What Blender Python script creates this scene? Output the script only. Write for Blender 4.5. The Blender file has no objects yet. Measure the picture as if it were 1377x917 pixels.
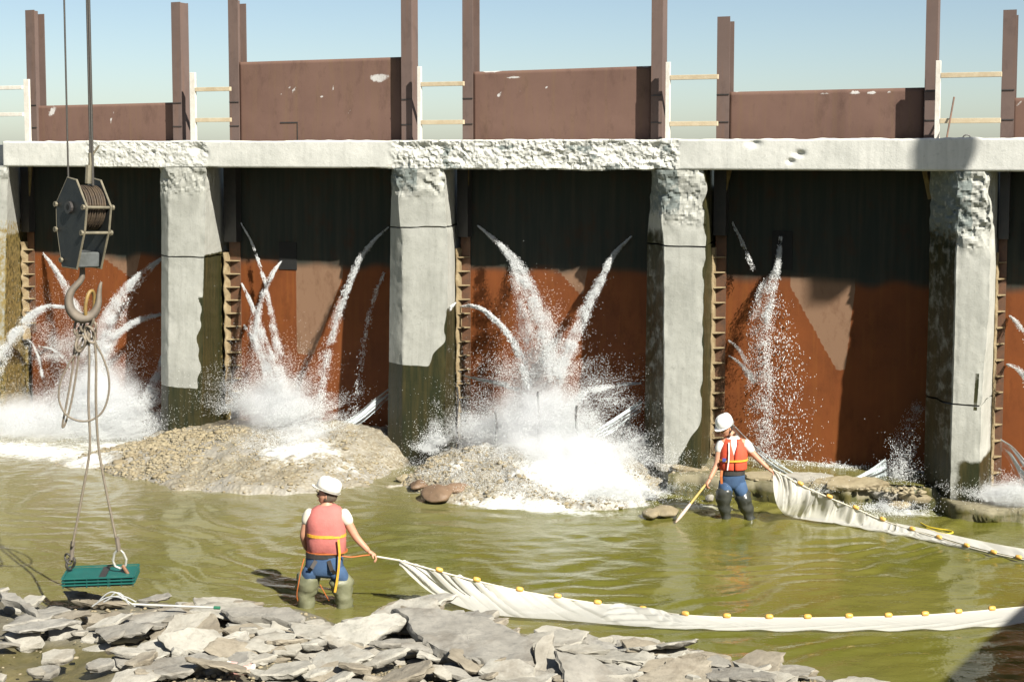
import bpy, bmesh, math, random
import numpy as np
from mathutils import Vector, Matrix
random.seed(7); RNG = np.random.default_rng(11)
SC = bpy.context.scene; COL = SC.collection
R = math.radians
# ------------------------------------------------------------------ camera model (pixels of the 1377x917 photograph)
F, CX, CY, PITCH, CAMH = 2000.0, 688.5, 362.0, R(4.5), 5.3
CT, ST = math.cos(PITCH), math.sin(PITCH)
def ray(x, y):
    a, b = (x-CX)/F, -(y-CY)/F
    return Vector((a, CT + ST*b, -ST + CT*b))
def at_d(x, y, Y):
    r = ray(x, y); return Vector((0, 0, CAMH)) + r*(Y/r.y)
def on_z(x, y, z=0.0):
    r = ray(x, y); return Vector((0, 0, CAMH)) + r*((z-CAMH)/r.z)
def proj(p):
    d = Vector(p) - Vector((0, 0, CAMH))
    fw = d.y*CT - d.z*ST; up = d.y*ST + d.z*CT
    return CX + F*d.x/fw, CY - F*up/fw
PA, PB = on_z(260, 593.2), on_z(1290, 688.0)
U = (PB-PA).normalized(); NN = Vector((U.y, -U.x, 0))     # along the dam (to the right) and out of it (towards the camera)
O0 = PA + U*((688-260)/1030.0*(PB-PA).length)
DAMROT = math.atan2(U.y, U.x)
def dam(u, w, z): return O0 + U*u + NN*w + Vector((0, 0, z))
def on_dam(x, y, w=0.0):
    r = ray(x, y); c = Vector((0, 0, CAMH)); p0 = O0 + NN*w
    t = (p0-c).dot(NN)/r.dot(NN); p = c + r*t
    return (p-O0).dot(U), p.z
def u_at(x, z, w):
    y = 300.0
    for _ in range(5):
        u, zz = on_dam(x, y, w); y = proj(dam(u, w, z))[1]
    return on_dam(x, y, w)[0]
def to_dam(p):
    d = Vector(p)-O0; return d.dot(U), d.dot(NN), p[2]
# ------------------------------------------------------------------ noise
def _hash(ix, iy, iz, seed):
    h = (ix*374761393 + iy*668265263 + iz*2147483647 + seed*974711) & 0xffffffff
    h = ((h ^ (h >> 13))*1274126177) & 0xffffffff
    return ((h ^ (h >> 16)) & 0xffffff)/float(0xffffff)*2-1
def vnoise(p, scale=1.0, seed=0):
    p = np.asarray(p, float)*scale
    i = np.floor(p).astype(np.int64); f = p-i; f = f*f*(3-2*f)
    r = 0
    for dx in (0, 1):
        for dy in (0, 1):
            for dz in (0, 1):
                wgt = (f[:, 0] if dx else 1-f[:, 0])*(f[:, 1] if dy else 1-f[:, 1])*(f[:, 2] if dz else 1-f[:, 2])
                r = r + wgt*_hash(i[:, 0]+dx, i[:, 1]+dy, i[:, 2]+dz, seed)
    return r
def fbm(p, scale=1.0, octv=4, seed=0, gain=.5):
    r = 0; a = 1.0
    for k in range(octv):
        r = r + a*vnoise(p, scale*2**k, seed+k*17); a *= gain
    return r
def smooth(a, b, x):
    t = np.clip((x-a)/(b-a), 0, 1); return t*t*(3-2*t)
# ------------------------------------------------------------------ objects
def obj(name, me, mat=None, parent=None, loc=None, smooth_shade=False):
    if isinstance(me, bmesh.types.BMesh):
        m = bpy.data.meshes.new(name); bmesh.ops.recalc_face_normals(me, faces=me.faces[:]); me.to_mesh(m); me.free(); me = m
    o = bpy.data.objects.new(name, me); COL.objects.link(o)
    if mat is not None and not me.materials:
        for mm in (mat if isinstance(mat, (list, tuple)) else [mat]): me.materials.append(mm)
    if smooth_shade: me.polygons.foreach_set('use_smooth', [True]*len(me.polygons))
    if parent is not None: o.parent = parent
    if loc is not None: o.location = loc
    return o
def tag(o, label=None, cat=None, group=None, kind=None):
    if label: o['label'] = label
    if cat: o['category'] = cat
    if group: o['group'] = group
    if kind: o['kind'] = kind
    return o
def thing(name, label, cat, loc=(0, 0, 0), rz=0.0, group=None):
    o = bpy.data.objects.new(name, None); COL.objects.link(o)
    o.location = loc; o.rotation_euler = (0, 0, rz); o.empty_display_size = .1
    return tag(o, label, cat, group)
def structure(name, me, mat, **k):
    o = obj(name, me, mat, **k); o['kind'] = 'structure'; return o
def grid_mesh(name, P, attrs=None, closed_u=False, smooth_shade=True):
    """P: (nv, nu, 3) array of points -> quad mesh, with float point attributes"""
    nv, nu = P.shape[:2]
    me = bpy.data.meshes.new(name)
    idx = np.arange(nv*nu).reshape(nv, nu)
    if closed_u: idx = np.concatenate([idx, idx[:, :1]], 1)
    q = np.stack([idx[:-1, :-1], idx[:-1, 1:], idx[1:, 1:], idx[1:, :-1]], -1).reshape(-1, 4)
    from_arrays(me, P.reshape(-1, 3), q)
    for k, v in (attrs or {}).items(): fattr(me, k, v.reshape(-1))
    if smooth_shade: me.polygons.foreach_set('use_smooth', np.ones(len(me.polygons), bool))
    return me
def from_arrays(me, V, Fq):
    V = np.ascontiguousarray(V, np.float32); Fq = np.ascontiguousarray(Fq, np.int32); n = Fq.shape[1]
    me.vertices.add(len(V)); me.vertices.foreach_set('co', V.ravel())
    me.loops.add(Fq.size); me.loops.foreach_set('vertex_index', Fq.ravel())
    me.polygons.add(len(Fq)); me.polygons.foreach_set('loop_start', np.arange(0, Fq.size, n, dtype=np.int32))
    me.polygons.foreach_set('loop_total', np.full(len(Fq), n, np.int32))
    me.update(calc_edges=True); me.validate()
def fattr(me, name, v):
    a = me.attributes.new(name, 'FLOAT', 'POINT'); a.data.foreach_set('value', np.ascontiguousarray(v, np.float32))
def box(bm, c, s, rot=None):
    """axis box centre c, full size s, optional 3x3/4x4 rotation"""
    m = Matrix.Translation(c) @ (rot.to_4x4() if rot is not None else Matrix.Identity(4)) @ Matrix.Diagonal((s[0], s[1], s[2], 1))
    return bmesh.ops.create_cube(bm, size=1, matrix=m)['verts']
def bevel(bm, w=.006, seg=1):
    bmesh.ops.bevel(bm, geom=bm.edges[:], offset=w, segments=seg, affect='EDGES', profile=.5, clamp_overlap=True)
def frames(pts):
    pts = [Vector(p) for p in pts]; n = len(pts); out = []
    prev = None
    for i in range(n):
        t = (pts[min(i+1, n-1)]-pts[max(i-1, 0)]).normalized()
        if prev is None:
            a = Vector((0, 0, 1)) if abs(t.z) < .9 else Vector((0, 1, 0))
            x = t.cross(a).normalized()
        else:
            x = (prev - t*prev.dot(t)).normalized()
        prev = x; out.append((pts[i], x, t.cross(x)))
    return out
def tube(bm, pts, r, seg=8, cap=True, closed=False):
    """r: number, list, or list of (rx, ry)"""
    fr = frames(pts); rings = []
    for i, (p, x, y) in enumerate(fr):
        rr = r[i] if isinstance(r, (list, tuple)) else r
        rx, ry = rr if isinstance(rr, (list, tuple)) else (rr, rr)
        rings.append([bm.verts.new(p + x*(rx*math.cos(2*math.pi*k/seg)) + y*(ry*math.sin(2*math.pi*k/seg))) for k in range(seg)])
    for i in range(len(rings)-1 + (1 if closed else 0)):
        a, b = rings[i], rings[(i+1) % len(rings)]
        for k in range(seg): bm.faces.new((a[k], a[(k+1) % seg], b[(k+1) % seg], b[k]))
    if cap and not closed:
        bm.faces.new(rings[0][::-1]); bm.faces.new(rings[-1])
def loft(bm, rings, cap=True):
    """rings: list of lists of points with equal counts"""
    vs = [[bm.verts.new(p) for p in r] for r in rings]; n = len(vs[0])
    for a, b in zip(vs[:-1], vs[1:]):
        for k in range(n): bm.faces.new((a[k], a[(k+1) % n], b[(k+1) % n], b[k]))
    if cap: bm.faces.new(vs[0][::-1]); bm.faces.new(vs[-1])
def ellipse_ring(c, rx, ry, seg=20, tilt=None, power=1.0):
    out = []
    for k in range(seg):
        a = 2*math.pi*k/seg; ca, sa = math.cos(a), math.sin(a)
        ca = math.copysign(abs(ca)**power, ca); sa = math.copysign(abs(sa)**power, sa)
        v = Vector((rx*ca, ry*sa, 0))
        if tilt is not None: v = tilt @ v
        out.append(Vector(c)+v)
    return out
def catmull(pts, n=12):
    pts = [Vector(p) for p in pts]; P = [pts[0]*2-pts[1]] + pts + [pts[-1]*2-pts[-2]]
    out = []
    for i in range(1, len(P)-2):
        for k in range(n):
            t = k/n; a, b, c, d = P[i-1], P[i], P[i+1], P[i+2]
            out.append(.5*((2*b) + (c-a)*t + (2*a-5*b+4*c-d)*t*t + (3*b-a-3*c+d)*t**3))
    out.append(P[-2]); return out
# ------------------------------------------------------------------ materials
class MB:
    def __init__(s, name):
        s.m = bpy.data.materials.new(name); s.m.use_nodes = True
        s.t = s.m.node_tree; s.b = s.t.nodes['Principled BSDF']; s.out = s.t.nodes['Material Output']; s._pos = None
    def n(s, typ, **kw):
        x = s.t.nodes.new(typ)
        for k, v in kw.items():
            if k.startswith('i_'): x.inputs[k[2:].replace('_', ' ')].default_value = v
            else: setattr(x, k, v)
        return x
    def l(s, a, b): s.t.links.new(a, b)
    def pos(s):
        if s._pos is None: s._pos = s.n('ShaderNodeNewGeometry').outputs['Position']
        return s._pos
    def noise(s, scale, detail=6, rough=.6, stretch=None, dist=0.0):
        src = s.pos()
        if stretch:
            mp = s.n('ShaderNodeMapping'); mp.inputs['Scale'].default_value = stretch; s.l(src, mp.inputs['Vector']); src = mp.outputs[0]
        x = s.n('ShaderNodeTexNoise'); x.inputs['Scale'].default_value = scale; x.inputs['Detail'].default_value = detail
        x.inputs['Roughness'].default_value = rough; x.inputs['Distortion'].default_value = dist
        s.l(src, x.inputs['Vector']); return x.outputs['Fac']
    def ramp(s, fac, *stops):
        x = s.n('ShaderNodeValToRGB'); e = x.color_ramp.elements
        while len(e) < len(stops): e.new(.5)
        for el, (p, c) in zip(e, stops):
            el.position = p; el.color = (c, c, c, 1) if not isinstance(c, tuple) else (*c, 1)
        s.l(fac, x.inputs[0]); return x.outputs[0]
    def mix(s, fac, a, b, mode='MIX'):
        x = s.n('ShaderNodeMix', data_type='RGBA', blend_type=mode)
        for sock, v in ((x.inputs[0], fac), (x.inputs[6], a), (x.inputs[7], b)):
            if isinstance(v, tuple): sock.default_value = (*v, 1)
            elif isinstance(v, (int, float)): sock.default_value = v if sock == x.inputs[0] else (v, v, v, 1)
            else: s.l(v, sock)
        return x.outputs[2]
    def math(s, op, a, b=None):
        x = s.n('ShaderNodeMath', operation=op); x.use_clamp = False
        for sock, v in ((x.inputs[0], a), (x.inputs[1], b)):
            if v is None: continue
            if isinstance(v, (int, float)): sock.default_value = v
            else: s.l(v, sock)
        return x.outputs[0]
    def attr(s, name): 
        x = s.n('ShaderNodeAttribute', attribute_name=name); return x.outputs['Fac']
    def bump(s, h, strength=.5, dist=.02, prev=None):
        x = s.n('ShaderNodeBump'); x.inputs['Strength'].default_value = strength; x.inputs['Distance'].default_value = dist
        s.l(h, x.inputs['Height'])
        if prev is not None: s.l(prev, x.inputs['Normal'])
        s.l(x.outputs[0], s.b.inputs['Normal']); return x.outputs[0]
    def set(s, **kw):
        for k, v in kw.items():
            sock = s.b.inputs[k.replace('_', ' ')]
            if isinstance(v, tuple): sock.default_value = (*v, 1)
            elif isinstance(v, (int, float)): sock.default_value = v
            else: s.l(v, sock)
        return s
def simple(name, c1, c2=None, scale=6, rough=.6, metal=0, bump=.0, bscale=40, bdist=.01):
    m = MB(name)
    c2 = c2 or tuple(x*.75 for x in c1)
    m.set(Base_Color=m.mix(m.ramp(m.noise(scale), (.3, 0.0), (.7, 1.0)), c1, c2), Roughness=rough, Metallic=metal)
    if bump: m.bump(m.noise(bscale, 4), bump, bdist)
    return m.m
# ================================================================== camera, light, sky
cam = bpy.data.cameras.new('camera'); cam_o = bpy.data.objects.new('camera', cam); COL.objects.link(cam_o); SC.camera = cam_o
cam.sensor_width = 36; cam.lens = 36*F/1377.0; cam.shift_y = -(458.5-CY)/1377.0
cam_o.location = (0, 0, CAMH); cam_o.rotation_euler = (math.pi/2-PITCH, 0, 0); cam.clip_start = .1; cam.clip_end = 6000
SUN_AZ, SUN_EL = R(58), R(40)                   # azimuth from the dam's outward normal towards its right end
hd = NN*math.cos(SUN_AZ) + U*math.sin(SUN_AZ)
SUN = Vector((hd.x*math.cos(SUN_EL), hd.y*math.cos(SUN_EL), math.sin(SUN_EL)))
sl = bpy.data.lights.new('sun', 'SUN'); sl.energy = 5.0; sl.angle = R(.55); sl.color = (1.0, .95, .86)
so = bpy.data.objects.new('sun', sl); COL.objects.link(so); so.rotation_euler = (-SUN).to_track_quat('-Z', 'Y').to_euler(); so.location = (8, -8, 20)
W = bpy.data.worlds.new('World'); SC.world = W; W.use_nodes = True
wt = W.node_tree; bg = wt.nodes['Background']; sk = wt.nodes.new('ShaderNodeTexSky')
sk.sky_type = 'NISHITA'; sk.sun_disc = False; sk.sun_elevation = SUN_EL; sk.sun_rotation = math.atan2(SUN.x, SUN.y)
sk.air_density = .7; sk.dust_density = .8; sk.ozone_density = 2.0
tn = wt.nodes.new('ShaderNodeVectorMath'); tn.operation = 'MULTIPLY'; tn.inputs[1].default_value = (1.22, 1.13, .98); wt.links.new(sk.outputs[0], tn.inputs[0]); wt.links.new(tn.outputs[0], bg.inputs[0]); bg.inputs[1].default_value = .05
SC.view_settings.view_transform = 'Standard'; SC.view_settings.look = 'None'; SC.view_settings.exposure = 1.25; SC.view_settings.gamma = 1
SC.render.engine = 'CYCLES'; SC.cycles.max_bounces = 8; SC.cycles.transparent_max_bounces = 16; SC.cycles.use_denoising = True
SC.cycles.caustics_reflective = False; SC.cycles.caustics_refractive = False

# ================================================================== materials
def concrete_mat(name, dry1, dry2, wet=(.055, .058, .022), wet2=(.10, .085, .03)):
    m = MB(name)
    big = m.noise(1.3, 5, .6); fine = m.noise(14, 6, .7); streak = m.noise(3, 5, .6, stretch=(4, 4, .35))
    base = m.mix(m.ramp(big, (.35, 0.0), (.68, 1.0)), dry1, dry2)
    base = m.mix(m.math('MULTIPLY', m.ramp(streak, (.48, 0.0), (.75, 1.0)), .45), base, tuple(c*.7 for c in dry2))
    base = m.mix(m.math('MULTIPLY', m.ramp(fine, (.56, 0.0), (.72, 1.0)), .4), base, tuple(c*.5 for c in dry2))
    wcol = m.mix(m.ramp(streak, (.4, 0.0), (.65, 1.0)), wet, wet2)
    edge = m.math('ADD', m.attr('wet'), m.math('MULTIPLY', m.math('SUBTRACT', m.noise(5, 8, .72), .5), .75))
    wf = m.ramp(edge, (.40, 0.0), (.60, 1.0))
    col = m.mix(wf, base, wcol)
    gf = m.ramp(m.math('ADD', m.attr('grey'), m.math('MULTIPLY', m.math('SUBTRACT', m.noise(9, 6, .7), .5), .9)), (.45, 0.0), (.6, 1.0))
    col = m.mix(gf, col, (.14, .16, .15))
    rust = m.ramp(m.math('ADD', m.attr('rust'), m.math('MULTIPLY', m.math('SUBTRACT', m.noise(12, 5, .65), .5), .7)), (.45, 0.0), (.62, 1.0))
    col = m.mix(rust, col, (.23, .17, .06))
    rough = m.mix(wf, .9, .38)
    m.set(Base_Color=col, Roughness=rough, Specular_IOR_Level=.3)
    b = m.bump(fine, .45, .012); m.bump(m.noise(55, 4, .7), .35, .006, b)
    return m.m
MAT = {}
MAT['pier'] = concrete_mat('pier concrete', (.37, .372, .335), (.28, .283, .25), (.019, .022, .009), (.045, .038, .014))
MAT['deck'] = concrete_mat('deck concrete', (.52, .52, .48), (.42, .425, .39))
def gate_mat(name, base, base2, dry, rust):
    m = MB(name)
    big = m.noise(1.1, 6, .65); fine = m.noise(22, 6, .7); st = m.noise(2.2, 5, .6, stretch=(5, 5, .3))
    col = m.mix(m.ramp(big, (.35, 0.0), (.7, 1.0)), base, base2)
    col = m.mix(m.math('MULTIPLY', m.ramp(st, (.5, 0.0), (.72, 1.0)), .5), col, rust)
    d = m.ramp(m.math('ADD', m.attr('dry'), m.math('MULTIPLY', m.math('SUBTRACT', m.noise(6, 6, .7), .5), .35)), (.45, 0.0), (.56, 1.0))
    col = m.mix(d, col, dry)
    col = m.mix(m.attr('old'), col, m.mix(m.ramp(st, (.4, 0.0), (.7, 1.0)), (.022, .027, .023), (.036, .036, .028)))  # near-black tone paints in the shade under the deck
    sc = m.ramp(m.math('ADD', m.attr('scrape'), m.math('MULTIPLY', m.math('SUBTRACT', m.noise(9, 6, .75), .5), 1.1)), (.6, 0.0), (.75, 1.0))
    sp = m.ramp(m.noise(4.2, 8, .72), (.70, 0.0), (.74, 1.0))
    col = m.mix(m.math('MULTIPLY', sp, .35), col, (.42, .40, .38))
    col = m.mix(m.math('MULTIPLY', sc, .8), col, (.5, .5, .48))
    col = m.mix(m.math('MULTIPLY', m.ramp(m.noise(3.4, 8, .75, stretch=(1, 1, .5)), (.52, 0.0), (.75, 1.0)), .55), col, tuple(x*.45 for x in base2))
    m.set(Base_Color=col, Roughness=m.mix(m.attr('wetg'), .8, .5), Specular_IOR_Level=.12)
    m.bump(fine, .18, .004)
    return m.m
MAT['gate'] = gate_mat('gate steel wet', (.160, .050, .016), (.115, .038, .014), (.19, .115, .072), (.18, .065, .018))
MAT['plate'] = gate_mat('gate steel dry', (.138, .084, .065), (.115, .069, .054), (.16, .115, .10), (.14, .09, .055))
MAT['post'] = gate_mat('post steel', (.120, .086, .074), (.10, .072, .063), (.16, .11, .095), (.13, .075, .05))
MAT['bracket'] = simple('bracket steel', (.13, .06, .03), (.07, .04, .025), 9, .6, 0, .3, 60)
MAT['crust'] = simple('mineral crust', (.25, .20, .115), (.15, .105, .05), 8, .85, 0, .6, 30, .02)
MAT['dark_steel'] = simple('dark steel', (.02, .022, .02), (.035, .03, .028), 9, .5)
MAT['lumber'] = simple('pale lumber', (.42, .36, .25), (.34, .27, .17), 7, .8, 0, .3, 50)
MAT['white_lumber'] = simple('whitewashed lumber', (.55, .53, .48), (.45, .42, .36), 9, .8, 0, .3, 50)
MAT['old_board'] = simple('old timber', (.20, .15, .055), (.13, .095, .04), 8, .85, 0, .4, 50)
MAT['apron'] = concrete_mat('apron concrete', (.20, .18, .12), (.15, .135, .085))
def gravel_mat():
    m = MB('wet gravel'); v = m.n('ShaderNodeTexVoronoi'); v.inputs['Scale'].default_value = 17; m.l(m.pos(), v.inputs['Vector'])
    base = m.mix(m.ramp(m.noise(2.2, 6, .65), (.35, 0.0), (.65, 1.0)), (.235, .21, .145), (.28, .265, .215))
    sand = m.ramp(m.noise(.9, 5, .6), (.45, 0.0), (.58, 1.0)); base = m.mix(sand, base, (.225, .212, .18))
    base = m.mix(m.math('MULTIPLY', m.math('MULTIPLY', m.ramp(v.outputs['Distance'], (.2, 0.0), (.65, 1.0)), .6), m.math('SUBTRACT', 1.0, m.math('MULTIPLY', sand, .8))), base, (.13, .10, .06))
    damp = m.ramp(m.noise(2.8, 6, .68, dist=.8), (.55, 0.0), (.66, 1.0)); base = m.mix(m.math('MULTIPLY', damp, .45), base, (.10, .088, .058))
    base = m.mix(m.ramp(m.math('ADD', m.attr('foam'), m.math('MULTIPLY', m.math('SUBTRACT', m.noise(6, 8, .75), .5), 1.6)), (.42, 0.0), (1.0, 1.0)), base, (.72, .74, .72))
    m.set(Base_Color=base, Roughness=.55)
    b = m.bump(v.outputs['Distance'], .5, .03); m.bump(m.noise(34, 5, .7), .5, .015, b)
    return m.m
MAT['gravel'] = gravel_mat()
def stone_mat(name, a, b, c, rough=.85):
    m = MB(name); oi = m.n('ShaderNodeObjectInfo')
    base = m.mix(m.ramp(m.noise(2.6, 7, .68), (.34, 0.0), (.66, 1.0)), a, b)
    base = m.mix(m.math('MULTIPLY', m.ramp(m.noise(11, 7, .72), (.5, 0.0), (.68, 1.0)), .55), base, c)
    base = m.mix(m.math('MULTIPLY', oi.outputs['Random'], .42), base, (a[0]*.58, a[1]*.55, a[2]*.5))
    base = m.mix(m.math('MULTIPLY', m.ramp(m.noise(1.7, 6, .7, dist=.6), (.48, 0.0), (.62, 1.0)), .5), base, (.13*a[0]/.345, .115*a[1]/.345, .085*a[2]/.3))
    m.set(Base_Color=base, Roughness=rough)
    bb = m.bump(m.noise(9, 7, .7), .55, .03); m.bump(m.noise(45, 5, .7), .45, .008, bb)
    return m.m
MAT['slab'] = stone_mat('slab limestone', (.345, .33, .285), (.245, .238, .205), (.13, .125, .10))
MAT['mud_slab'] = stone_mat('muddy slab', (.27, .24, .185), (.195, .172, .13), (.09, .078, .05))
MAT['port'] = simple('black port', (.004, .004, .004), (.007, .007, .006), 8, .9)
MAT['big_slab'] = stone_mat('grey slab', (.28, .268, .235), (.17, .163, .142), (.085, .088, .083))
MAT['pebble'] = stone_mat('gravel stone', (.29, .25, .165), (.23, .19, .11), (.14, .11, .06), .7)
MAT['rust_rock'] = stone_mat('rust brown boulder', (.20, .13, .08), (.15, .10, .06), (.10, .07, .04), .6)
def ground_mat():
    m = MB('muddy bank')
    base = m.mix(m.ramp(m.noise(1.4, 7, .65), (.38, 0.0), (.62, 1.0)), (.15, .138, .10), (.085, .076, .05))
    base = m.mix(m.attr('mud'), base, m.mix(m.ramp(m.noise(3, 5), (.4, 0.0), (.6, 1.0)), (.085, .075, .03), (.13, .11, .05)))
    m.set(Base_Color=base, Roughness=m.mix(m.attr('mud'), .85, .3))
    b = m.bump(m.noise(10, 7, .7), .6, .04); m.bump(m.noise(42, 5, .7), .5, .012, b); return m.m
MAT['ground'] = ground_mat()
def water_mat():
    m = MB('murky water')
    base = m.mix(m.ramp(m.noise(.35, 4, .6), (.38, 0.0), (.62, 1.0)), (.120, .112, .026), (.084, .086, .012))
    base = m.mix(m.attr('silt'), base, (.165, .15, .08))
    fm = m.ramp(m.math('ADD', m.attr('foam'), m.math('MULTIPLY', m.math('SUBTRACT', m.noise(5, 8, .75, stretch=(1, 1.6, 1)), .5), 1.7)), (.42, 0.0), (1.0, 1.0))
    m.set(Base_Color=m.mix(fm, base, (.75, .77, .76)), Roughness=m.mix(fm, .045, .7), IOR=1.42)
    b = m.bump(m.noise(7, 4, .55, stretch=(.7, 1.0, 1)), .42, .025)
    m.bump(m.noise(22, 3, .5, stretch=(.6, 1.0, 1)), .22, .006, b)
    return m.m
MAT['water'] = water_mat()
def spray_mat():
    m = MB('white spray'); t = m.n('ShaderNodeBsdfTranslucent'); t.inputs[0].default_value = (.86, .88, .88, 1)
    m.set(Base_Color=(.86, .88, .88), Roughness=.35, IOR=1.33)
    x = m.n('ShaderNodeMixShader'); x.inputs[0].default_value = .35
    m.l(m.b.outputs[0], x.inputs[1]); m.l(t.outputs[0], x.inputs[2]); m.l(x.outputs[0], m.out.inputs[0]); return m.m
MAT['spray'] = spray_mat()
def sheet_mat():
    m = MB('water sheet'); t = m.n('ShaderNodeBsdfTransparent')
    m.set(Base_Color=(.50, .56, .57), Roughness=.15, IOR=1.33)
    st = m.ramp(m.attr('streak'), (.12, 0.05), (.95, .85))
    x = m.n('ShaderNodeMixShader'); m.l(st, x.inputs[0]); m.l(t.outputs[0], x.inputs[1]); m.l(m.b.outputs[0], x.inputs[2]); m.l(x.outputs[0], m.out.inputs[0]); return m.m
MAT['sheet'] = sheet_mat()

# ================================================================== ground and water
def lin(a, b, step): return list(np.arange(a, b, step))
shore_px = [(-300, 800), (0, 800), (60, 818), (130, 812), (290, 813), (400, 822), (470, 845), (530, 822), (600, 826), (735, 862), (790, 864), (860, 874), (950, 898), (1050, 908), (1180, 925), (1300, 980)]
SHX, SHY = zip(*[(p.x, p.y) for p in (on_z(x, y, 0) for x, y in shore_px)])
def bank_z(X, Y):
    ins = np.interp(X, SHX, SHY) - Y
    z = np.where(ins > 0, .16*(1-np.exp(-ins*2.2)) + .02*ins, ins*.28)
    z = np.maximum(z, -.65)
    far = np.clip(13.3-Y, 0, 12); z = z + np.where(ins > 0, far*.28, 0)
    return z
gx = np.array([-3000, -800, -250, -90, -40, -20, -14] + lin(-10, 8, .07) + [8, 12, 20, 40, 90, 250, 800, 3000.])
gy = np.array([-60, -20, -6, 0, 4, 8, 10.5] + lin(12, 20, .07) + [20, 24, 30, 40, 60, 120, 400, 1200, 3500.])
X, Y = np.meshgrid(gx, gy); P = np.stack([X, Y, np.zeros_like(X)], -1); fl = P.reshape(-1, 3)
z = bank_z(fl[:, 0], fl[:, 1])
near = ((fl[:, 1] > 10) & (fl[:, 1] < 21) & (np.abs(fl[:, 0]) < 12))
z = z + near*(.035*fbm(fl, 1.6, 4, 3) + .02*fbm(fl, 7, 3, 5))
pud = on_z(50, 905, .1)
mud = np.exp(-((fl[:, 0]-pud.x)**2/1.0 + (fl[:, 1]-pud.y)**2/.55))
z = z - mud*.10*near
fl[:, 2] = z
mud = np.clip(smooth(.25, .6, mud) + smooth(.05, -.03, z), 0, 1)
structure('ground', grid_mesh('ground', P, {'mud': mud}), MAT['ground'])
# the pool below the dam
wx = np.array([-3000, -600, -150, -60, -30, -18] + lin(-12, 12, .06) + [12, 18, 30, 60, 150, 600, 3000.])
wy = np.array([2, 8, 11] + lin(12.5, 28, .06) + [28, 31, 34, 36.])
X, Y = np.meshgrid(wx, wy); P = np.stack([X, Y, np.zeros_like(X)], -1); fl = P.reshape(-1, 3)
inn = ((np.abs(fl[:, 0]) < 12) & (fl[:, 1] > 12.5) & (fl[:, 1] < 28)).astype(float)
du = (fl-np.array(O0))@np.array(U); dw = (fl-np.array(O0))@np.array(NN)
wav = 0
warp = 1.1*fbm(fl*[1, 1, 0]+[5, 9, 0], .45, 3, 31)
for cu, lam, amp, ph in ((-4.6, .46, .0075, 0), (.9, .36, .013, 1.3), (.9, .58, .010, 2), (.9, .27, .006, .7), (-1.6, .52, .006, .4), (4.8, .44, .006, 4), (-4.6, .8, .006, 2.2)):
    r = np.hypot(du-cu, dw+.2) + warp*.55
    wav = wav + amp*np.sin(2*math.pi*r/lam+ph)*np.clip(.35+1.1*vnoise(fl*[1, 1, 0]+[cu, 3, 0], .7, int(lam*100)), 0, 1.3)*np.exp(-np.maximum(r-3.5, 0)/8.0)
wav = wav*.85 + .0055*fbm(fl*[1.0, 2.0, 0]+warp[:, None]*.3, 2.4, 3, 8) + .0022*fbm(fl*[1, 1.6, 0], 6.5, 2, 4)
fl[:, 2] = wav*inn
# foam where the falls reach the pool, silt along the gravel
shoreA = [(-60, 626), (130, 628), (235, 657), (400, 662), (556, 656), (560, 640), (600, 672), (650, 684), (760, 686), (880, 676), (905, 690), (1000, 655), (1240, 690), (1300, 700), (1500, 715)]
sux, suw = zip(*[(a, b) for a, b, c in (to_dam(on_z(x, y, 0)) for x, y in shoreA)])
dist = dw - np.interp(du, sux, suw)
foam = np.zeros(len(fl))
def foam_spot(px, py, rx, rw, amp):
    global foam
    a, b, _ = to_dam(on_z(px, py, 0)); foam = np.maximum(foam, amp*np.exp(-((du-a)/rx)**2-((dw-b)/rw)**2))
foam_spot(40, 606, 2.4, .9, .85); foam_spot(150, 600, 1.3, .8, .75); foam_spot(720, 682, 1.6, .35, .85); foam_spot(840, 676, .7, .3, .7)
foam_spot(1345, 672, .8, .4, 1.0); foam_spot(1215, 688, .6, .35, .8); foam_spot(560, 662, .5, .2, .5); foam_spot(930, 680, .6, .3, .7); foam_spot(300, 655, 1.6, .1, .3); foam_spot(480, 657, .7, .2, .45)
silt = np.clip(np.exp(-np.maximum(dist, 0)/1.6), 0, 1)*smooth(4.0, -1.0, du)*.6 + .42*smooth(3.5, -5, du)
silt = np.clip(silt + .35*np.exp(-np.maximum(fl[:, 1]-np.interp(fl[:, 0], SHX, SHY), 0)/.5), 0, 1)*inn
structure('river_water', grid_mesh('river_water', P, {'foam': foam*inn, 'silt': silt}), MAT['water'])
bm = bmesh.new(); vv = [bm.verts.new(dam(u, w, 4.75)) for u, w in ((-900, -1.35), (900, -1.35), (900, -2500), (-900, -2500))]; bm.faces.new(vv)
structure('reservoir_water', bm, simple('reservoir water', (.05, .08, .09), (.06, .09, .09), .2, .08))
# ================================================================== the dam
ZS, ZT = 5.02, 5.50         # soffit and top of the deck beam
WG = -1.10                  # face of the steel gates
def dam_thing(name, label, cat, u, w=0, z=0, group=None):
    return thing(name, label, cat, dam(u, w, z), DAMROT, group)
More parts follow.
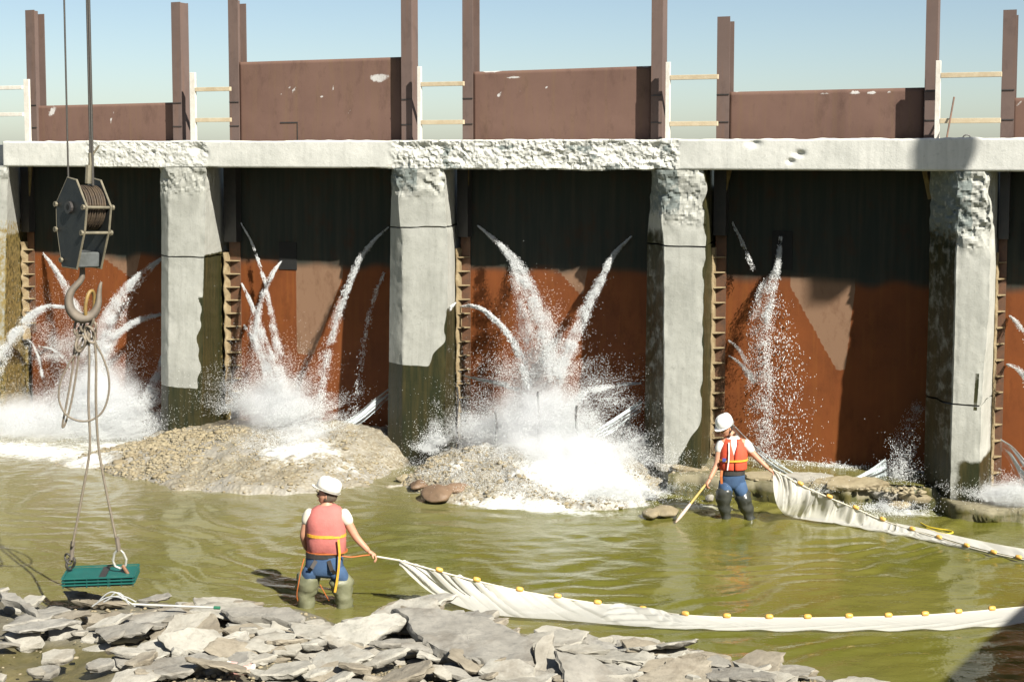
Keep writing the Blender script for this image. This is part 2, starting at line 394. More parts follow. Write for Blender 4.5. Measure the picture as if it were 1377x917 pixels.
# local frame of such a thing: x along the dam, y away from the camera (-w), z up
def L(o_u, o_w, u, w, z, o_z=0): return Vector((u-o_u, -(w-o_w), z-o_z))
rows_z = lambda x, rows: [on_dam(x, r, 0)[1] for r in rows]
PIERS = [  # label, rows, front-left px, arris px, front-right px, w of front-left, joint row or None
 ('pale concrete pier cut by the left edge of the photo, stained yellow and olive', (226, 310, 335, 400, 520, 640), (-75,)*6, (-62,)*6, (10, 9, 9, 8, 7, 6), -.3, 31, None),
 ('battered concrete pier behind the crane hook, its lower right half stained dark olive', (228, 290, 345, 405, 520, 640), (214, 217, 217, 217, 217, 217), (222, 226, 226, 226, 226, 226), (277, 276, 275, 274, 272, 269), -.15, 301, 345),
 ('concrete pier with a cracked cap block, wet and dark below half height', (228, 303, 312, 400, 490, 660), (527, 525, 525, 524, 523, 521), (531, 538, 540, 541, 541, 541), (599, 599, 602, 602, 600, 596), -.22, 613, 305),
 ('concrete pier beside the worker in the orange vest, with a black shaded left side', (228, 330, 365, 500, 645, 720), (877, 870, 870, 868, 866, 865), (882, 893, 893, 893, 893, 893), (949, 949, 948, 946, 943, 941), -.6, 957, 330),
 ('tall concrete pier at the right with a broken top under the deck shadow', (228, 330, 400, 540, 690, 740), (1252, 1250, 1249, 1245, 1242, 1241), (1287, 1286, 1285, 1281, 1277, 1276), (1333, 1332, 1331, 1320, 1316, 1314), -.6, 1338, 541),
 ('concrete pier just past the right edge of the photo', (228, 330, 400, 540, 690, 760), (1662,)*6, (1700,)*6, (1762, 1760, 1760, 1745, 1740, 1738), -.6, 1762, None)]
def resample(poly, step):
    out = []
    for a, b in zip(poly[:-1], poly[1:]):
        n = max(1, int((b-a).length/step)); out += [a.lerp(b, k/n) for k in range(n)]
    return out + [poly[-1]]
def pier_wet_shade(k, s, z, ub):
    """s: position across the lit face 0..1 (<0 on the left face), z height; returns the stain weight"""
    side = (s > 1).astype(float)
    wob = .05*np.sin(z*7+k)+.03*np.sin(z*17)
    if k == 0: return np.maximum(side*smooth(3.9, 3.5, z), smooth(1.6, 1.2, z))
    if k == 1: return np.maximum(np.maximum(smooth(1.05, .98, z), side*smooth(3.5, 3.38, z)), smooth(.86, .92, s+wob)*smooth(2.75, 2.6, z))
    if k == 2: return np.maximum(np.maximum(smooth(1.72, 1.66, z), side*smooth(2.75, 2.6, z)), smooth(.90, .98, s+wob-.32*smooth(2.3, 1.6, z)*-1)*smooth(2.6, 2.4, z))
    if k == 3: return np.maximum(.6*(s < 0)*smooth(4.4, 3.9, z), 0) + np.maximum(np.maximum(side*smooth(3.6, 3.3, z), smooth(.95, 1.02, s+wob*.6+.75*smooth(1.3, .1, z))), smooth(.1, -.05, z))  # first term paints shade on the left face; the rest is stain
    if k == 4: return .6*(s < 0)*smooth(4.6, 4.2, z) + np.maximum(smooth(.95, .7, z)*(.35+.4*smooth(.0, .5, s)), np.where((s > .72) & (s < .86) & (z > 1.55) & (z < 2.1), .62, 0))  # shade painted on the left face, plus a low stain and a patch
    return smooth(.9, .7, z)*.8
piers = []
for k, (lab, rows, fl_, ar_, fr_, wfl, brx, joint) in enumerate(PIERS):
    zs = rows_z(min(max(ar_[0], 0), 1377) if k < 5 else 1377, rows)
    zs = np.array([float(on_dam(ar_[i], rows[i], 0)[1]) for i in range(6)]); zs[0] = ZS
    uc = u_at(.5*(ar_[2]+fr_[2]), 0, 0)
    t = dam_thing('concrete_pier', lab, 'pier', uc)
    zgrid = np.arange(-.75, ZS-.001, .035); zgrid = np.append(zgrid, ZS-.003)
    order = np.argsort(zs)
    def edge(px, w_of):
        zz = np.array([float(z) for z in zs]); uu = np.array([u_at(px[i], zz[i], w_of(zz[i])) for i in range(6)])
        return np.interp(zgrid, zz[order], uu[order])
    batter = lambda z: .015 + .17*float(smooth(4.8, .5, np.float64(z)))
    eb = edge(ar_, batter); ef = edge(fl_, lambda z: wfl+batter(z)); er = edge(fr_, batter); ebr = u_at(brx, 2.5, WG)
    rings, s_att, isf = [], [], []
    for i, z in enumerate(zgrid):
        b = batter(z)
        poly = [Vector((ef[i], -3.2, 0)), Vector((ef[i], wfl+b, 0)), Vector((eb[i], b, 0)), Vector((er[i], b, 0)), Vector((ebr, WG-.02, 0)), Vector((ebr, -3.2, 0))]
        # fixed counts per segment so that the rings match
        cnt = (4, 14, 26, 12, 4); pts = []; sa = []
        for j, c in enumerate(cnt):
            for q in range(c):
                f = q/c; pts.append(poly[j].lerp(poly[j+1], f)); sa.append((-1, -.5+.5*f, f, 1.001+.199*f, 1.3)[j])
        pts.append(poly[-1]); sa.append(1.2)
        # round the arris slightly
        rings.append([(p.x, p.y, z) for p in pts]); s_att.append(sa)
    A = np.array(rings); S = np.array(s_att)             # (nz, n, [u, w, z])
    flat = A.reshape(-1, 3).copy(); sf = S.reshape(-1)
    zf = flat[:, 2]
    rough_top = smooth(*((4.35, 4.8) if k in (1, 2) else (3.9, 4.5) if k == 3 else (3.6, 4.3) if k == 4 else (4.6, 5.0)), zf)
    W3 = np.stack([flat[:, 0], flat[:, 1], zf], -1)
    amp = .003 + .028*rough_top*np.where(k == 4, 1.5, 1)
    nz_ = fbm(W3, 3.0, 4, 40+k)*amp + .6*amp*np.minimum(0, fbm(W3, 9, 3, 60+k)) - .7*amp*smooth(.25, .6, fbm(W3, 8, 3, 70+k)) + .35*amp*fbm(W3, 16, 2, 75+k)
    front = ((sf > -.6) & (sf < 1.1)).astype(float)
    chip = smooth(.22, .0, np.minimum(np.abs(sf), np.abs(sf-1)*.9)) * (.012 + .03*rough_top)*np.clip(.5+fbm(W3, 4, 3, 80+k), 0, 1.5)
    flat[:, 1] += (nz_ - chip)*front
    flat[:, 0] += front*(fbm(W3, 5, 3, 90+k)*amp*.5 - chip*np.where(sf > .5, 1, -.4))
    grey = np.zeros(len(sf))
    if k in (2, 3, 4): grey = .42*rough_top*(sf < .45) + .2*rough_top
    wet = pier_wet_shade(k, sf, zf, uc)  # stains, plus shade painted on the left faces of two piers
    rust = np.zeros(len(sf))
    rust = np.maximum(rust, .5*smooth(1.12, 1.18, sf)*(zf < 3.6))
    if k == 0: rust = np.maximum(rust, .55*smooth(4.4, 3.8, zf)*(sf > .25))
    # split into cap block and shaft with a narrow joint
    jz = None if joint is None else float(on_dam(ar_[1], joint, 0)[1])
    def piece(name, sel):
        G = flat.reshape(A.shape)[sel]; H = G.copy()
        Lc = np.stack([H[..., 0]-uc, -H[..., 1], H[..., 2]], -1)
        me = grid_mesh(name, Lc, {'wet': wet.reshape(S.shape)[sel], 'grey': grey.reshape(S.shape)[sel], 'rust': rust.reshape(S.shape)[sel]})
        # close the ends
        bm = bmesh.new(); bm.from_mesh(me); n = Lc.shape[1]; bm.verts.ensure_lookup_table()
        bm.faces.new([bm.verts[i] for i in range(n)][::-1]); bm.faces.new([bm.verts[i] for i in range(len(bm.verts)-n, len(bm.verts))])
        for j in range(Lc.shape[0]-1): bm.faces.new((bm.verts[j*n], bm.verts[(j+1)*n], bm.verts[(j+1)*n+n-1], bm.verts[j*n+n-1]))
        bm.normal_update(); bm.to_mesh(me); bm.free(); me.set_sharp_from_angle(angle=R(33))
        rt = rough_top.reshape(S.shape)[sel].reshape(-1)
        for pg in me.polygons:
            if len(pg.vertices) == 4 and rt[pg.vertices[0]] > .35: pg.use_smooth = False
        obj(name, me, MAT['pier'], t)
    if jz is None: piece('shaft', zgrid > -9)
    else:
        lo = zgrid < jz; hi = ~lo
        G = flat.reshape(A.shape); jj = (fbm(np.stack([G[0, :, 0], G[0, :, 1], 0*G[0, :, 0]], -1), 3, 3, 7+k)*.02)
        i0 = np.where(lo)[0][-1]; i1 = i0+1
        G[i0, :, 2] = jz-.013+jj; G[i1, :, 2] = jz+.013+jj
        inset = np.zeros(G.shape[1]); 
        flat = G.reshape(-1, 3)
        piece('shaft', lo); piece('cap_block', hi)
    piers.append((t, uc))
# ---- deck beam
u0, u1 = u_at(4, 5.2, 0), u_at(1377, 5.2, 0)+9
nu = int((u1-u0)/.02); us = np.linspace(u0, u1, nu)
zsec = [ZS+.0]*1 + list(np.linspace(ZS, ZT, 14)) 
prof = [(-.86, ZS), (-.45, ZS), (-.02, ZS)] + [(0, z) for z in np.linspace(ZS+.02, ZT-.02, 24)] + [(-.02, ZT), (-.45, ZT), (-.86, ZT), (-.86, ZS)]
P = np.array([[(u, w, z) for u in us] for w, z in prof])
fl = P.reshape(-1, 3)
spall = lambda a, b: smooth(u_at(a, 5.2, 0)-.15, u_at(a, 5.2, 0)+.15, fl[:, 0])*smooth(u_at(b, 5.2, 0)+.06, u_at(b, 5.2, 0)-.06, fl[:, 0])
sp = np.maximum(np.maximum(spall(527, 912), .55*spall(112, 280)), .0)
lowband = smooth(ZT-.03, ZT-.12, fl[:, 2])
facem = (fl[:, 1] > -.03).astype(float)
Wp = fl.copy()
d = -.030*sp*lowband*np.clip(.45+1.0*fbm(Wp, 2.2, 5, 5), 0, 2) - .010*sp*np.clip(fbm(Wp, 22, 2, 15), -1, 1) - .018*sp*smooth(.3, .7, fbm(Wp, 11, 3, 71)) + .014*sp*(1-2*np.abs(fbm(Wp, 5, 4, 77)))
for px, py, r_ in ((1013, 192, .10), (1075, 207, .07), (1063, 217, .05), (265, 200, .12), (205, 205, .05)):
    a, b = on_dam(px, py, 0); d -= .06*np.exp(-(((fl[:, 0]-a)/r_)**2+((fl[:, 2]-b)/(r_*.6))**2))
fl[:, 1] += facem*(d + .004*fbm(Wp, 2.5, 3, 9))
fl[:, 2] += np.where(fl[:, 2] > ZT-.03, .012*fbm(Wp, 1.2, 3, 21) + .01*fbm(Wp, 6, 2, 22), 0) - np.where(fl[:, 2] < ZS+.03, .02*sp*np.clip(fbm(Wp, 4, 3, 6)+.3, 0, 2), 0)
grey = .62*spall(590, 905)*lowband*smooth(-.25, .45, fbm(Wp*[1, 0, 1.5], 1.6, 3, 55)) + .25*spall(255, 285)
wet = .62*smooth(ZS+.05, ZS+.02, fl[:, 2])*(.6+.6*vnoise(Wp, 1.5, 4)) 
o_u = us[nu//2]
t = dam_thing('concrete_deck', 'long sunlit concrete deck beam carried on top of all the piers', 'deck beam', o_u)
me = grid_mesh('deck_beam', np.stack([P[..., 0]-o_u, -P[..., 1], P[..., 2]], -1), {'wet': wet, 'grey': grey, 'rust': 0*wet}, smooth_shade=True)
bm = bmesh.new(); bm.from_mesh(me); bm.verts.ensure_lookup_table(); n = P.shape[1]; m_ = P.shape[0]
bm.faces.new([bm.verts[i*n] for i in range(m_-1)]); bm.faces.new([bm.verts[i*n+n-1] for i in range(m_-1)]); bm.to_mesh(me); bm.free()
for pg in me.polygons:
    if len(pg.vertices) == 4 and sp[pg.vertices[0]] > .4: pg.use_smooth = False
obj('deck_beam', me, MAT['deck'], t)
for px, py, ang, ln in ((1013, 194, .4, .16), (1075, 207, .5, .12)):      # stubs of broken bar in the fascia
    a, b = on_dam(px, py, 0)
# ---- wing walls beyond both ends of the row (outside the frame)
for ua_, ub_, lab in ((u_at(-75, 3, -.3)-40, u_at(-75, 3, -.3)-.05, 'concrete wing wall beyond the left end of the row of gates'), (u_at(1762, 3, 0)+.4, u_at(1762, 3, 0)+40, 'concrete wing wall beyond the right end of the row of gates')):
    bm = bmesh.new(); c_ = .5*(ua_+ub_); t = dam_thing('wing_wall', lab, 'wall', c_); box(bm, L(c_, 0, c_, -1.6, 2.25), (ub_-ua_, 2.2, 6.4)); bevel(bm, .03)
    obj('wall_face', bm, MAT['pier'], t)
# ---- gates
BAYS = [  # left px, right px, plate top row left / right, label
 (-160, -95, 150, 150, None),
 (40, 236, 143, 138, 'brown steel gate behind the crane hook, at the left of the row'),
 (322, 541, 84, 77, 'brown steel gate with a small square hatch cut in its upper plate'),
 (636, 876, 97, 89, 'brown steel gate between the two central piers, water jets crossing in a V before it'),
 (980, 1242, 124, 118, 'low brown steel gate with a white scrape on its top edge, behind the orange-vested worker'),
 (1361, 1690, 132, 128, 'brown steel gate cut off by the right edge of the photo')]
GATES = []
for k, (xl, xr, yl, yr, lab) in enumerate(BAYS):
    if lab is None: continue
    ul, ur = u_at(xl, 5.9, WG), u_at(xr, 5.9, WG)
    zl, zr = on_dam(max(xl, 0), yl, WG)[1], on_dam(min(xr, 1377), yr, WG)[1]
    uc = .5*(ul+ur); t = dam_thing('steel_gate', lab, 'gate', uc, WG); GATES.append((t, uc, ul, ur))
    # upper plate: closed thin slab with subdivided face
    def slab_grid(name, ua, ub, za, zb0, zb1, mat, attrs_fn, step=.06, th=.05, wofs=0):
        nu = max(2, int((ub-ua)/step)); nz = max(2, int((max(zb0, zb1)-za)/step))
        f = np.linspace(0, 1, nu+1); g = np.linspace(0, 1, nz+1)
        uu = np.tile(ua+(ub-ua)*f, (nz+1, 1)); top = zb0+(zb1-zb0)*f
        zz = za+(top[None]-za)*g[:, None]
        Pn = np.stack([uu, np.full_like(uu, WG+wofs), zz], -1); flp = Pn.reshape(-1, 3)
        at = attrs_fn(flp)
        flp[:, 1] += .004*fbm(flp, .8, 2, 31+k)
        me = grid_mesh(name, np.stack([Pn[..., 0]-uc, -(Pn[..., 1]-WG), Pn[..., 2]], -1), at)
        bm = bmesh.new(); bm.from_mesh(me); bm.verts.ensure_lookup_table()
        r = bmesh.ops.extrude_face_region(bm, geom=bm.faces[:]); 
        for v in r['geom']:
            if isinstance(v, bmesh.types.BMVert): v.co.y += th
        bmesh.ops.recalc_face_normals(bm, faces=bm.faces[:]); bm.to_mesh(me); bm.free()
        return obj(name, me, mat, t)
    scr = {2: [(395, 122, .05, .09), (388, 118, .04, .05), (433, 131, .06, .025), (447, 120, .04, .09), (470, 150, .04, .08), (378, 128, .04, .03), (510, 105, .3, .1), (340, 112, .25, .02)],
           3: [(672, 127, .05, .09), (690, 105, .2, .03), (735, 118, .03, .03), (805, 140, .03, .08), (870, 90, .15, .03), (660, 96, .3, .03)],
           4: [(1110, 125, .12, .04), (1150, 124, .16, .04), (1172, 125, .10, .04), (1195, 123, .08, .03), (1055, 135, .05, .03), (1217, 126, .1, .03), (990, 125, .12, .03), (1115, 158, .3, .008)],
           1: [(70, 150, .12, .15), (150, 160, .03, .2), (110, 152, .3, .02), (195, 150, .2, .03)], 5: [(1370, 140, .05, .05)]}.get(k, [])
    def at_up(p):
        s = np.zeros(len(p))
        for px, py, ru, rz in scr:
            a, b = on_dam(px, py, WG); s = np.maximum(s, 1.0*np.exp(-((p[:, 0]-a-.4*(p[:, 2]-b))/ru)**2-((p[:, 2]-b)/rz)**2))
        return {'dry': .35*smooth(ZT+.35, ZT+.05, p[:, 2]), 'scrape': s, 'wetg': np.zeros(len(p))}
    slab_grid('upper_plate', ul, ur, ZS+.13, zl, zr, MAT['plate'], at_up)
    dryp = {2: (398, 462, 370, 478), 4: (1062, 1148, 385, 497), 3: (748, 790, 362, 395), 1: (128, 190, 340, 372)}.get(k)
    def at_lo(p):
        dr = np.zeros(len(p))
        if dryp:
            a, za = on_dam(dryp[0], dryp[2], WG); b, zb = on_dam(dryp[1], dryp[3], WG)
            f = np.clip((za+1.6-p[:, 2])/(za+1.6-zb), 0, 1)
            lo = a + (b-a)*(.0 if k == 2 else .72)*np.clip((za-p[:, 2])/(za-zb), 0, 1); hi = b - (b-a)*(.62 if k == 2 else .12)*np.clip((za-p[:, 2])/(za-zb), 0, 1)
            dr = smooth(lo-.05, lo+.05, p[:, 0])*smooth(hi+.05, hi-.05, p[:, 0])*smooth(zb-.12, zb+.05, p[:, 2])
            dr = dr*.9
        seam = np.exp(-((p[:, 2]-1.55)/.03)**2)*.45
        return {'dry': dr, 'old': smooth(3.16, 3.34, p[:, 2]+.10*vnoise(p, 2.5, 5)), 'scrape': seam*(k in (2, 3)), 'wetg': smooth(3.6, 3.0, p[:, 2])}  # dark top of the plate is painted deck shade, ending at the shadow line
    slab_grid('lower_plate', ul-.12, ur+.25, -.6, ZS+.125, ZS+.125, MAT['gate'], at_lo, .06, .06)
    if k in (2, 4, 5):          # dark rectangular port in the lower plate
        pa = {2: (376, 399, 326, 362), 4: (1038, 1066, 311, 362), 5: (1372, 1392, 300, 350)}[k]
        a, za = on_dam(pa[0], pa[3], WG); b, zb = on_dam(pa[1], pa[2], WG)
        bm = bmesh.new(); box(bm, L(uc, WG, .5*(a+b), WG+.006, .5*(za+zb)), (b-a, .02, zb-za)); obj('port_plate', bm, MAT['port'], t)
        for q in (a-.03, b+.03):
            pass
    if k == 2:
        a, za = on_dam(378, 188, WG); b, zb = on_dam(400, 165, WG)
        bm = bmesh.new(); c = .5*(a+b)
        box(bm, L(uc, WG, c, WG+.004, zb), (b-a+.02, .012, .02)); box(bm, L(uc, WG, b, WG+.004, .5*(ZT+zb)-.011), (.014, .012, zb-ZT-.022))
        obj('hatch_outline', bm, MAT['dark_steel'], t)
    # stiffener bracket at the gate's left edge
    lad = {1: (30, 47, 335, 445), 2: (302, 324, 350, 530), 3: (614, 633, 345, 640), 4: (957, 977, 345, 660), 5: (1338, 1354, 352, 665)}[k]
    la, zb_ = on_dam(lad[0], lad[3], WG); lb, zt_ = on_dam(lad[1], lad[2], WG)
    la = u_at(lad[0], 2.5, WG+.2)
    br = obj('bracket', None, None, t) if False else None
    bm = bmesh.new(); box(bm, L(uc, WG, .5*(la+lb), WG+.012, .5*(zb_+zt_+.9)), (lb-la, .016, zt_+.9-zb_)); bk = obj('bracket_plate', bm, MAT['bracket'], t)
    bm = bmesh.new(); box(bm, L(uc, WG, .5*(la+lb)+.02, WG+.10, .5*(zt_+.35+ZS+.1)), (lb-la+.02, .18, ZS+.1-zt_-.35)); obj('guide_channel', bm, MAT['dark_steel'], t)  # lower run of the post, coloured dark to paint in the deck's shade
    bm = bmesh.new(); zz = zb_; 
    nseg = 40; pts = []
    G = np.zeros((nseg+1, 6, 3))
    for i in range(nseg+1):
        z = zb_-.15+(zt_+.3-zb_)*i/nseg; j = .014*math.sin(i*2.1)+.01*math.sin(i*5.3); wv = .20+.02*math.sin(i*1.3)
        for q, (du_, dw_) in enumerate(((-.035-j, .0), (-.035-j, wv*.6), (-.02, wv), (.012+j*.5, wv), (.018+j*.5, wv*.5), (.015, .0))):
            G[i, q] = L(uc, WG, la+du_, WG+dw_, z)
    me = grid_mesh('flange', G); 
    obj('flange', me, MAT['crust'], bk)
    z = zt_; sp_ = .2475
    while z > zb_:
        bm = bmesh.new(); th = .018
        tri = [(la+.02, WG+.02), (lb-.004, WG+.02), (la+.02, WG+.19)]
        vs = [bm.verts.new(L(uc, WG, a, w, z)) for a, w in tri]; f = bm.faces.new(vs)
        r = bmesh.ops.extrude_face_region(bm, geom=[f]); 
        for v in r['geom']:
            if isinstance(v, bmesh.types.BMVert): v.co.z -= th
        obj('rib', bm, MAT['crust'], bk); z -= sp_
# ---- steel guide posts on the deck line
POSTS = [  # front flange l, r, second l, r, top row (None: out of frame), kind, label
 (38, 50, 52, 63, 14, 'I', 'short brown steel post with a splashed top at the far left of the deck'),
 (233, 245, 246, 259, None, 'C', 'brown steel post with a pinkish sunlit side, just right of the crane cables'),
 (309, 322, 323, 333, None, 'I', 'tall brown steel post with an ochre rear flange, left of the hatch gate'),
 (540, 554, 555, 566, None, 'C', 'tall brown steel post with a pinkish sunlit side, right of the hatch gate'),
 (622, 636, 637, 645, None, 'I', 'tall brown steel post with white scuffs at its foot, left of the central gate'),
 (875, 890, 891, 899, None, 'C', 'tall brown steel post right of the central gate, beside the pale fence post'),
 (963, 980, 981, 986, 23, 'I', 'short brown steel post with white scuffs, left of the low gate'),
 (1242, 1258, 1258.5, 1261, 0, 'C', 'brown steel post ending at the top edge of the photo, right of the low gate'),
 (1345, 1363, 1363.5, 1366, 14, 'I', 'short brown steel post nearest the right edge of the photo')]
for a, b, c, d_, top, kind, lab in POSTS:
    w1 = -.90; ua, ub = u_at(a, 5.6, w1), u_at(b, 5.6, w1); dep = .26
    zt = 8.1 if top is None else on_dam(a, max(top, -20), w1)[1]
    if top == 0: zt += .05
    zb = 5.12; uc = .5*(ua+ub); t = dam_thing('steel_post', lab, 'post', uc, w1, ZT)
    hh = zt-zb; zc = .5*(zt+zb)
    def pl(name, u_, w_, su, sw, z_c=zc, hz=hh):
        nseg = 30; bm = bmesh.new(); box(bm, L(uc, w1, u_, w_, z_c, ZT), (su, sw, hz)); 
        bmesh.ops.subdivide_edges(bm, edges=[e for e in bm.edges if abs(e.verts[0].co.z-e.verts[1].co.z) > .1], cuts=24)
        m_ = bpy.data.meshes.new(name); bm.to_mesh(m_); bm.free()
        co = np.array([v.co[:] for v in m_.vertices]); s = .42*smooth(-.2, .7, vnoise(co+[uc*3, 0, 0], 2.2, 5)); fattr(m_, 'scrape', s); fattr(m_, 'dry', 0*s); fattr(m_, 'wetg', 0*s)
        return obj(name, m_, MAT['post'], t)
    pl('front_flange', uc, w1-.008, ub-ua, .016)
    if kind == 'I':
        uB = u_at(d_, 5.8, w1-dep)
        pl('rear_flange', uB-.09, w1-dep, .18, .016, zc-.03, hh-.06); pl('web', uc-.02, w1-dep/2-.0085, .012, dep-.03)
    else:
        pl('side_plate', ub-.009, w1-.016-.002-(dep*.9)/2, .016, dep*.9, zc-.01, hh)
        pl('rear_flange', ub-.10, w1-dep-.02, .16, .016)
    # two little stiffeners
    for zz in (ZT+.28, ZT+.72):
        bm = bmesh.new(); box(bm, L(uc, w1, uc, w1+.006, zz, ZT), (ub-ua-.004, .012, .014)); obj('cross_bar', bm, MAT['dark_steel'], t)
# ---- lumber guard rails in the gaps above the piers
RAILS = [  # post px l,r,top ; rail to px ; rail rows ; label
 (34, 41, 107, -120, (118, 154), 'white wooden guard rail at the left end of the deck'),
 (257, 264, 98, 309, (121, 162), 'pale wooden guard rail on the deck behind the crane cables, above the first full pier'),
 (562, 567, 90, 622, (114, 165), 'pale wooden guard rail on the deck between the hatch gate and the central gate'),
 (895, 901, 84, 963, (105, 167), 'pale wooden guard rail on the deck right of the central gate'),
 (1257, 1264, 82, 1343, (102, 163), 'pale wooden guard rail at the right with a leaning iron bar behind it')]
for a, b, top, xr, rr, lab in RAILS:
    w1 = -.72; ua, ub = u_at(a, 5.8, w1), u_at(b, 5.8, w1); ur = u_at(xr, 5.8, w1); uc = .5*(ua+ub)
    t = dam_thing('guard_rail', lab, 'railing', uc, w1, ZT)
    zt = on_dam(max(a, 0), top, w1)[1]
    bm = bmesh.new(); box(bm, L(uc, w1, uc, w1, .5*(zt+ZT), ZT), (ub-ua, .05, zt-ZT)); bevel(bm, .004); obj('upright', bm, MAT['white_lumber'], t)
    if xr > 0 and xr < 1377:
        ue = u_at(xr-3, 5.8, w1-.12)
    for r_ in rr:
        z = on_dam(max(a, 5), r_, w1)[1]; e = ur + (.03 if xr > 0 else 0); s = ub+.002 if xr > 0 else ua-.002
        bm = bmesh.new(); box(bm, L(uc, w1, .5*(s+e), w1+(.0 if xr > 0 else .04), z, ZT), (abs(e-s), .06, .075)); bevel(bm, .004)
        obj('rail', bm, MAT['white_lumber' if xr < 0 else 'lumber'], t)
# second upright under the far-left rail: dark lumber leg
# ---- timber boards standing under the deck at the bays' left edges
BOARDS = [((40, 228), (36, 272), 7, 'short timber board leaning under the deck at the far left bay'), ((315, 230), (310, 292), 6, 'timber board standing under the deck in the bay of the hatch gate'),
          ((627, 230), (625, 306), 7, 'long upright timber board under the deck at the left of the central bay'), ((980, 231), (967, 282), 7, 'slanting timber board under the deck left of the low gate bay'),
          ((1243, 232), (1251, 268), 6, 'short timber board leaning under the deck at the right of the low gate bay')]
for (xa, ya), (xb, yb), wd, lab in BOARDS:
    w1 = -.93 if xa < 1200 else -.80
    p0 = on_dam(xa, ya, w1); p1 = on_dam(xb, yb, w1); z0 = ZS-.01
    A = dam(p0[0], w1, z0); B = dam(p1[0], w1-.02, p1[1]); c = (A+B)/2; dv = (A-B)
    q = dv.to_track_quat('Z', 'Y').to_matrix()
    bm = bmesh.new(); box(bm, (0, 0, dv.length/2), (wd/80*.95, .04, dv.length)); bevel(bm, .003)
    rot = Matrix.Rotation(DAMROT, 3, 'Z'); loc = rot.inverted() @ dv
    o = obj('timber_board', bm, MAT['old_board']); o.location = B
    o.rotation_mode = 'QUATERNION'; o.rotation_quaternion = (Matrix.Rotation(DAMROT, 3, 'Z') @ Matrix.Rotation(math.atan2((rot.inverted() @ dv).x, dv.z), 3, 'Y')).to_quaternion()
    tag(o, lab, 'board')
# ---- iron bar leaning behind the right-hand rail, small bent loop beside it
A = dam(u_at(1273, ZT, -.5), -.5, ZT); B = dam(u_at(1283, 6.1, -.8), -.8, on_dam(1283, 131, -.8)[1])
bm = bmesh.new(); tube(bm, [A-A, B-A], .014, 8); tag(obj('iron_bar', bm, MAT['bracket'], loc=A), 'thin rusty iron bar leaning on the right-hand guard rail', 'bar')
A = dam(u_at(1300, ZT, -.3), -.3, ZT-.01)
bm = bmesh.new(); tube(bm, [Vector((.06*math.cos(a), 0, .06*math.sin(a))) for a in np.linspace(0, math.pi, 12)], .01, 8)
tag(obj('lifting_eye', bm, MAT['dark_steel'], loc=A), 'small bent iron loop set in the deck above the right-hand pier', 'lifting eye')
# ---- rebar stakes before the central gate
for i, (x, yt, yb, lab) in enumerate(((615, 520, 602, 'tallest dark stake, beside the ribbed bracket of the central gate'), (667, 552, 610, 'dark iron stake left of the central splash'), (724, 526, 614, 'dark iron stake in the middle of the central splash'), (775, 545, 610, 'dark iron stake at the right of the central splash'))):
    w1 = .35; u_, z_ = on_dam(x, yb, w1); zt = on_dam(x, yt, w1)[1]
    bm = bmesh.new(); n = 14; tube(bm, [Vector((.012*math.sin(j*.7+i), .01*math.cos(j*1.1), (zt-z_+.15)*j/n-.15)) for j in range(n+1)], [.017+.004*(j % 2) for j in range(n+1)], 8)
    tag(obj('iron_stake', bm, MAT['dark_steel'], loc=dam(u_, w1, z_)), lab, 'stake', 'iron stakes in the gravel before the central gate')
# bent bracket scrap by the third pier
A = dam(*([on_dam(838, 600, -.2)[0], -.2, on_dam(838, 600, -.2)[1]]))
bm = bmesh.new(); tube(bm, [Vector((-.08, 0, -.02)), Vector((.0, 0, .2)), Vector((.09, 0, .45))], .022, 8); tube(bm, [Vector((.09, 0, .45)), Vector((.10, 0, .2)), Vector((.1, 0, .02))], .016, 8)
tag(obj('scrap_bar', bm, MAT['dark_steel'], loc=A), 'bent dark scrap bar standing in the shade left of the third pier', 'scrap')
# ---- apron slab before the low gate, with a film of water standing on it
def strip(name, pxs, zt, zb, mat, kind='structure'):
    pts = [Vector(p) for p in pxs]
    return pts
ua, ub = u_at(905, 0, .3), u_at(1377, 0, .4)+6
uu = np.arange(ua, ub, .06); ww = np.concatenate([[WG], np.arange(-1.0, .62, .06)])
G = np.zeros((len(ww)+4, len(uu), 3))
lip = .36 + .16*fbm(np.stack([uu, 0*uu, 0*uu], -1), 1.1, 4, 3) - .3*smooth(u_at(1140, 0, .3), u_at(1240, 0, .3), uu)*smooth(u_at(1285, 0, .3), u_at(1255, 0, .3), uu) + .1*smooth(u_at(1010, 0, .3), u_at(960, 0, .3), uu)
top = np.where(uu < u_at(1255, 0, .2), .30, .20)
for j in range(len(ww)+4):
    for_w = ww[min(j, len(ww)-1)]
    G[j, :, 0] = uu; G[j, :, 1] = WG + (lip-WG)*(j/(len(ww)-1)) if j < len(ww) else lip+.03*(j-len(ww)+1)*.3
    G[j, :, 2] = top if j < len(ww) else top-.12*(j-len(ww)+1)
fl = G.reshape(-1, 3); edge_ = np.abs(fl[:, 2]-.25) < 9
fl[:, 2] += .035*fbm(fl, 2.2, 4, 61)*np.where(fl[:, 1] > -.6, 1, .3); fl[:, 1] += np.where(fl[:, 2] < .18, .13*fbm(fl*[1, 1, 4], 2.6, 4, 66), 0)
oc = .5*(ua+ub)
me = grid_mesh('apron_slab', np.stack([G[..., 0]-oc, -G[..., 1], G[..., 2]], -1), {'wet': .45+.25*vnoise(fl, 1.2, 3)+.3*(fl[:, 2] < .17), 'grey': 0*fl[:, 0], 'rust': .45*np.clip(vnoise(fl, 2, 9), 0, 1)})
o = structure('apron_slab', me, MAT['apron']); o.location = dam(oc, 0, 0); o.rotation_euler = (0, 0, DAMROT)
ub2 = u_at(1250, .3, -.3); ua2 = u_at(968, .3, -.3)
uu = np.arange(ua2, ub2, .05); ww = np.arange(WG+.01, .02, .05)
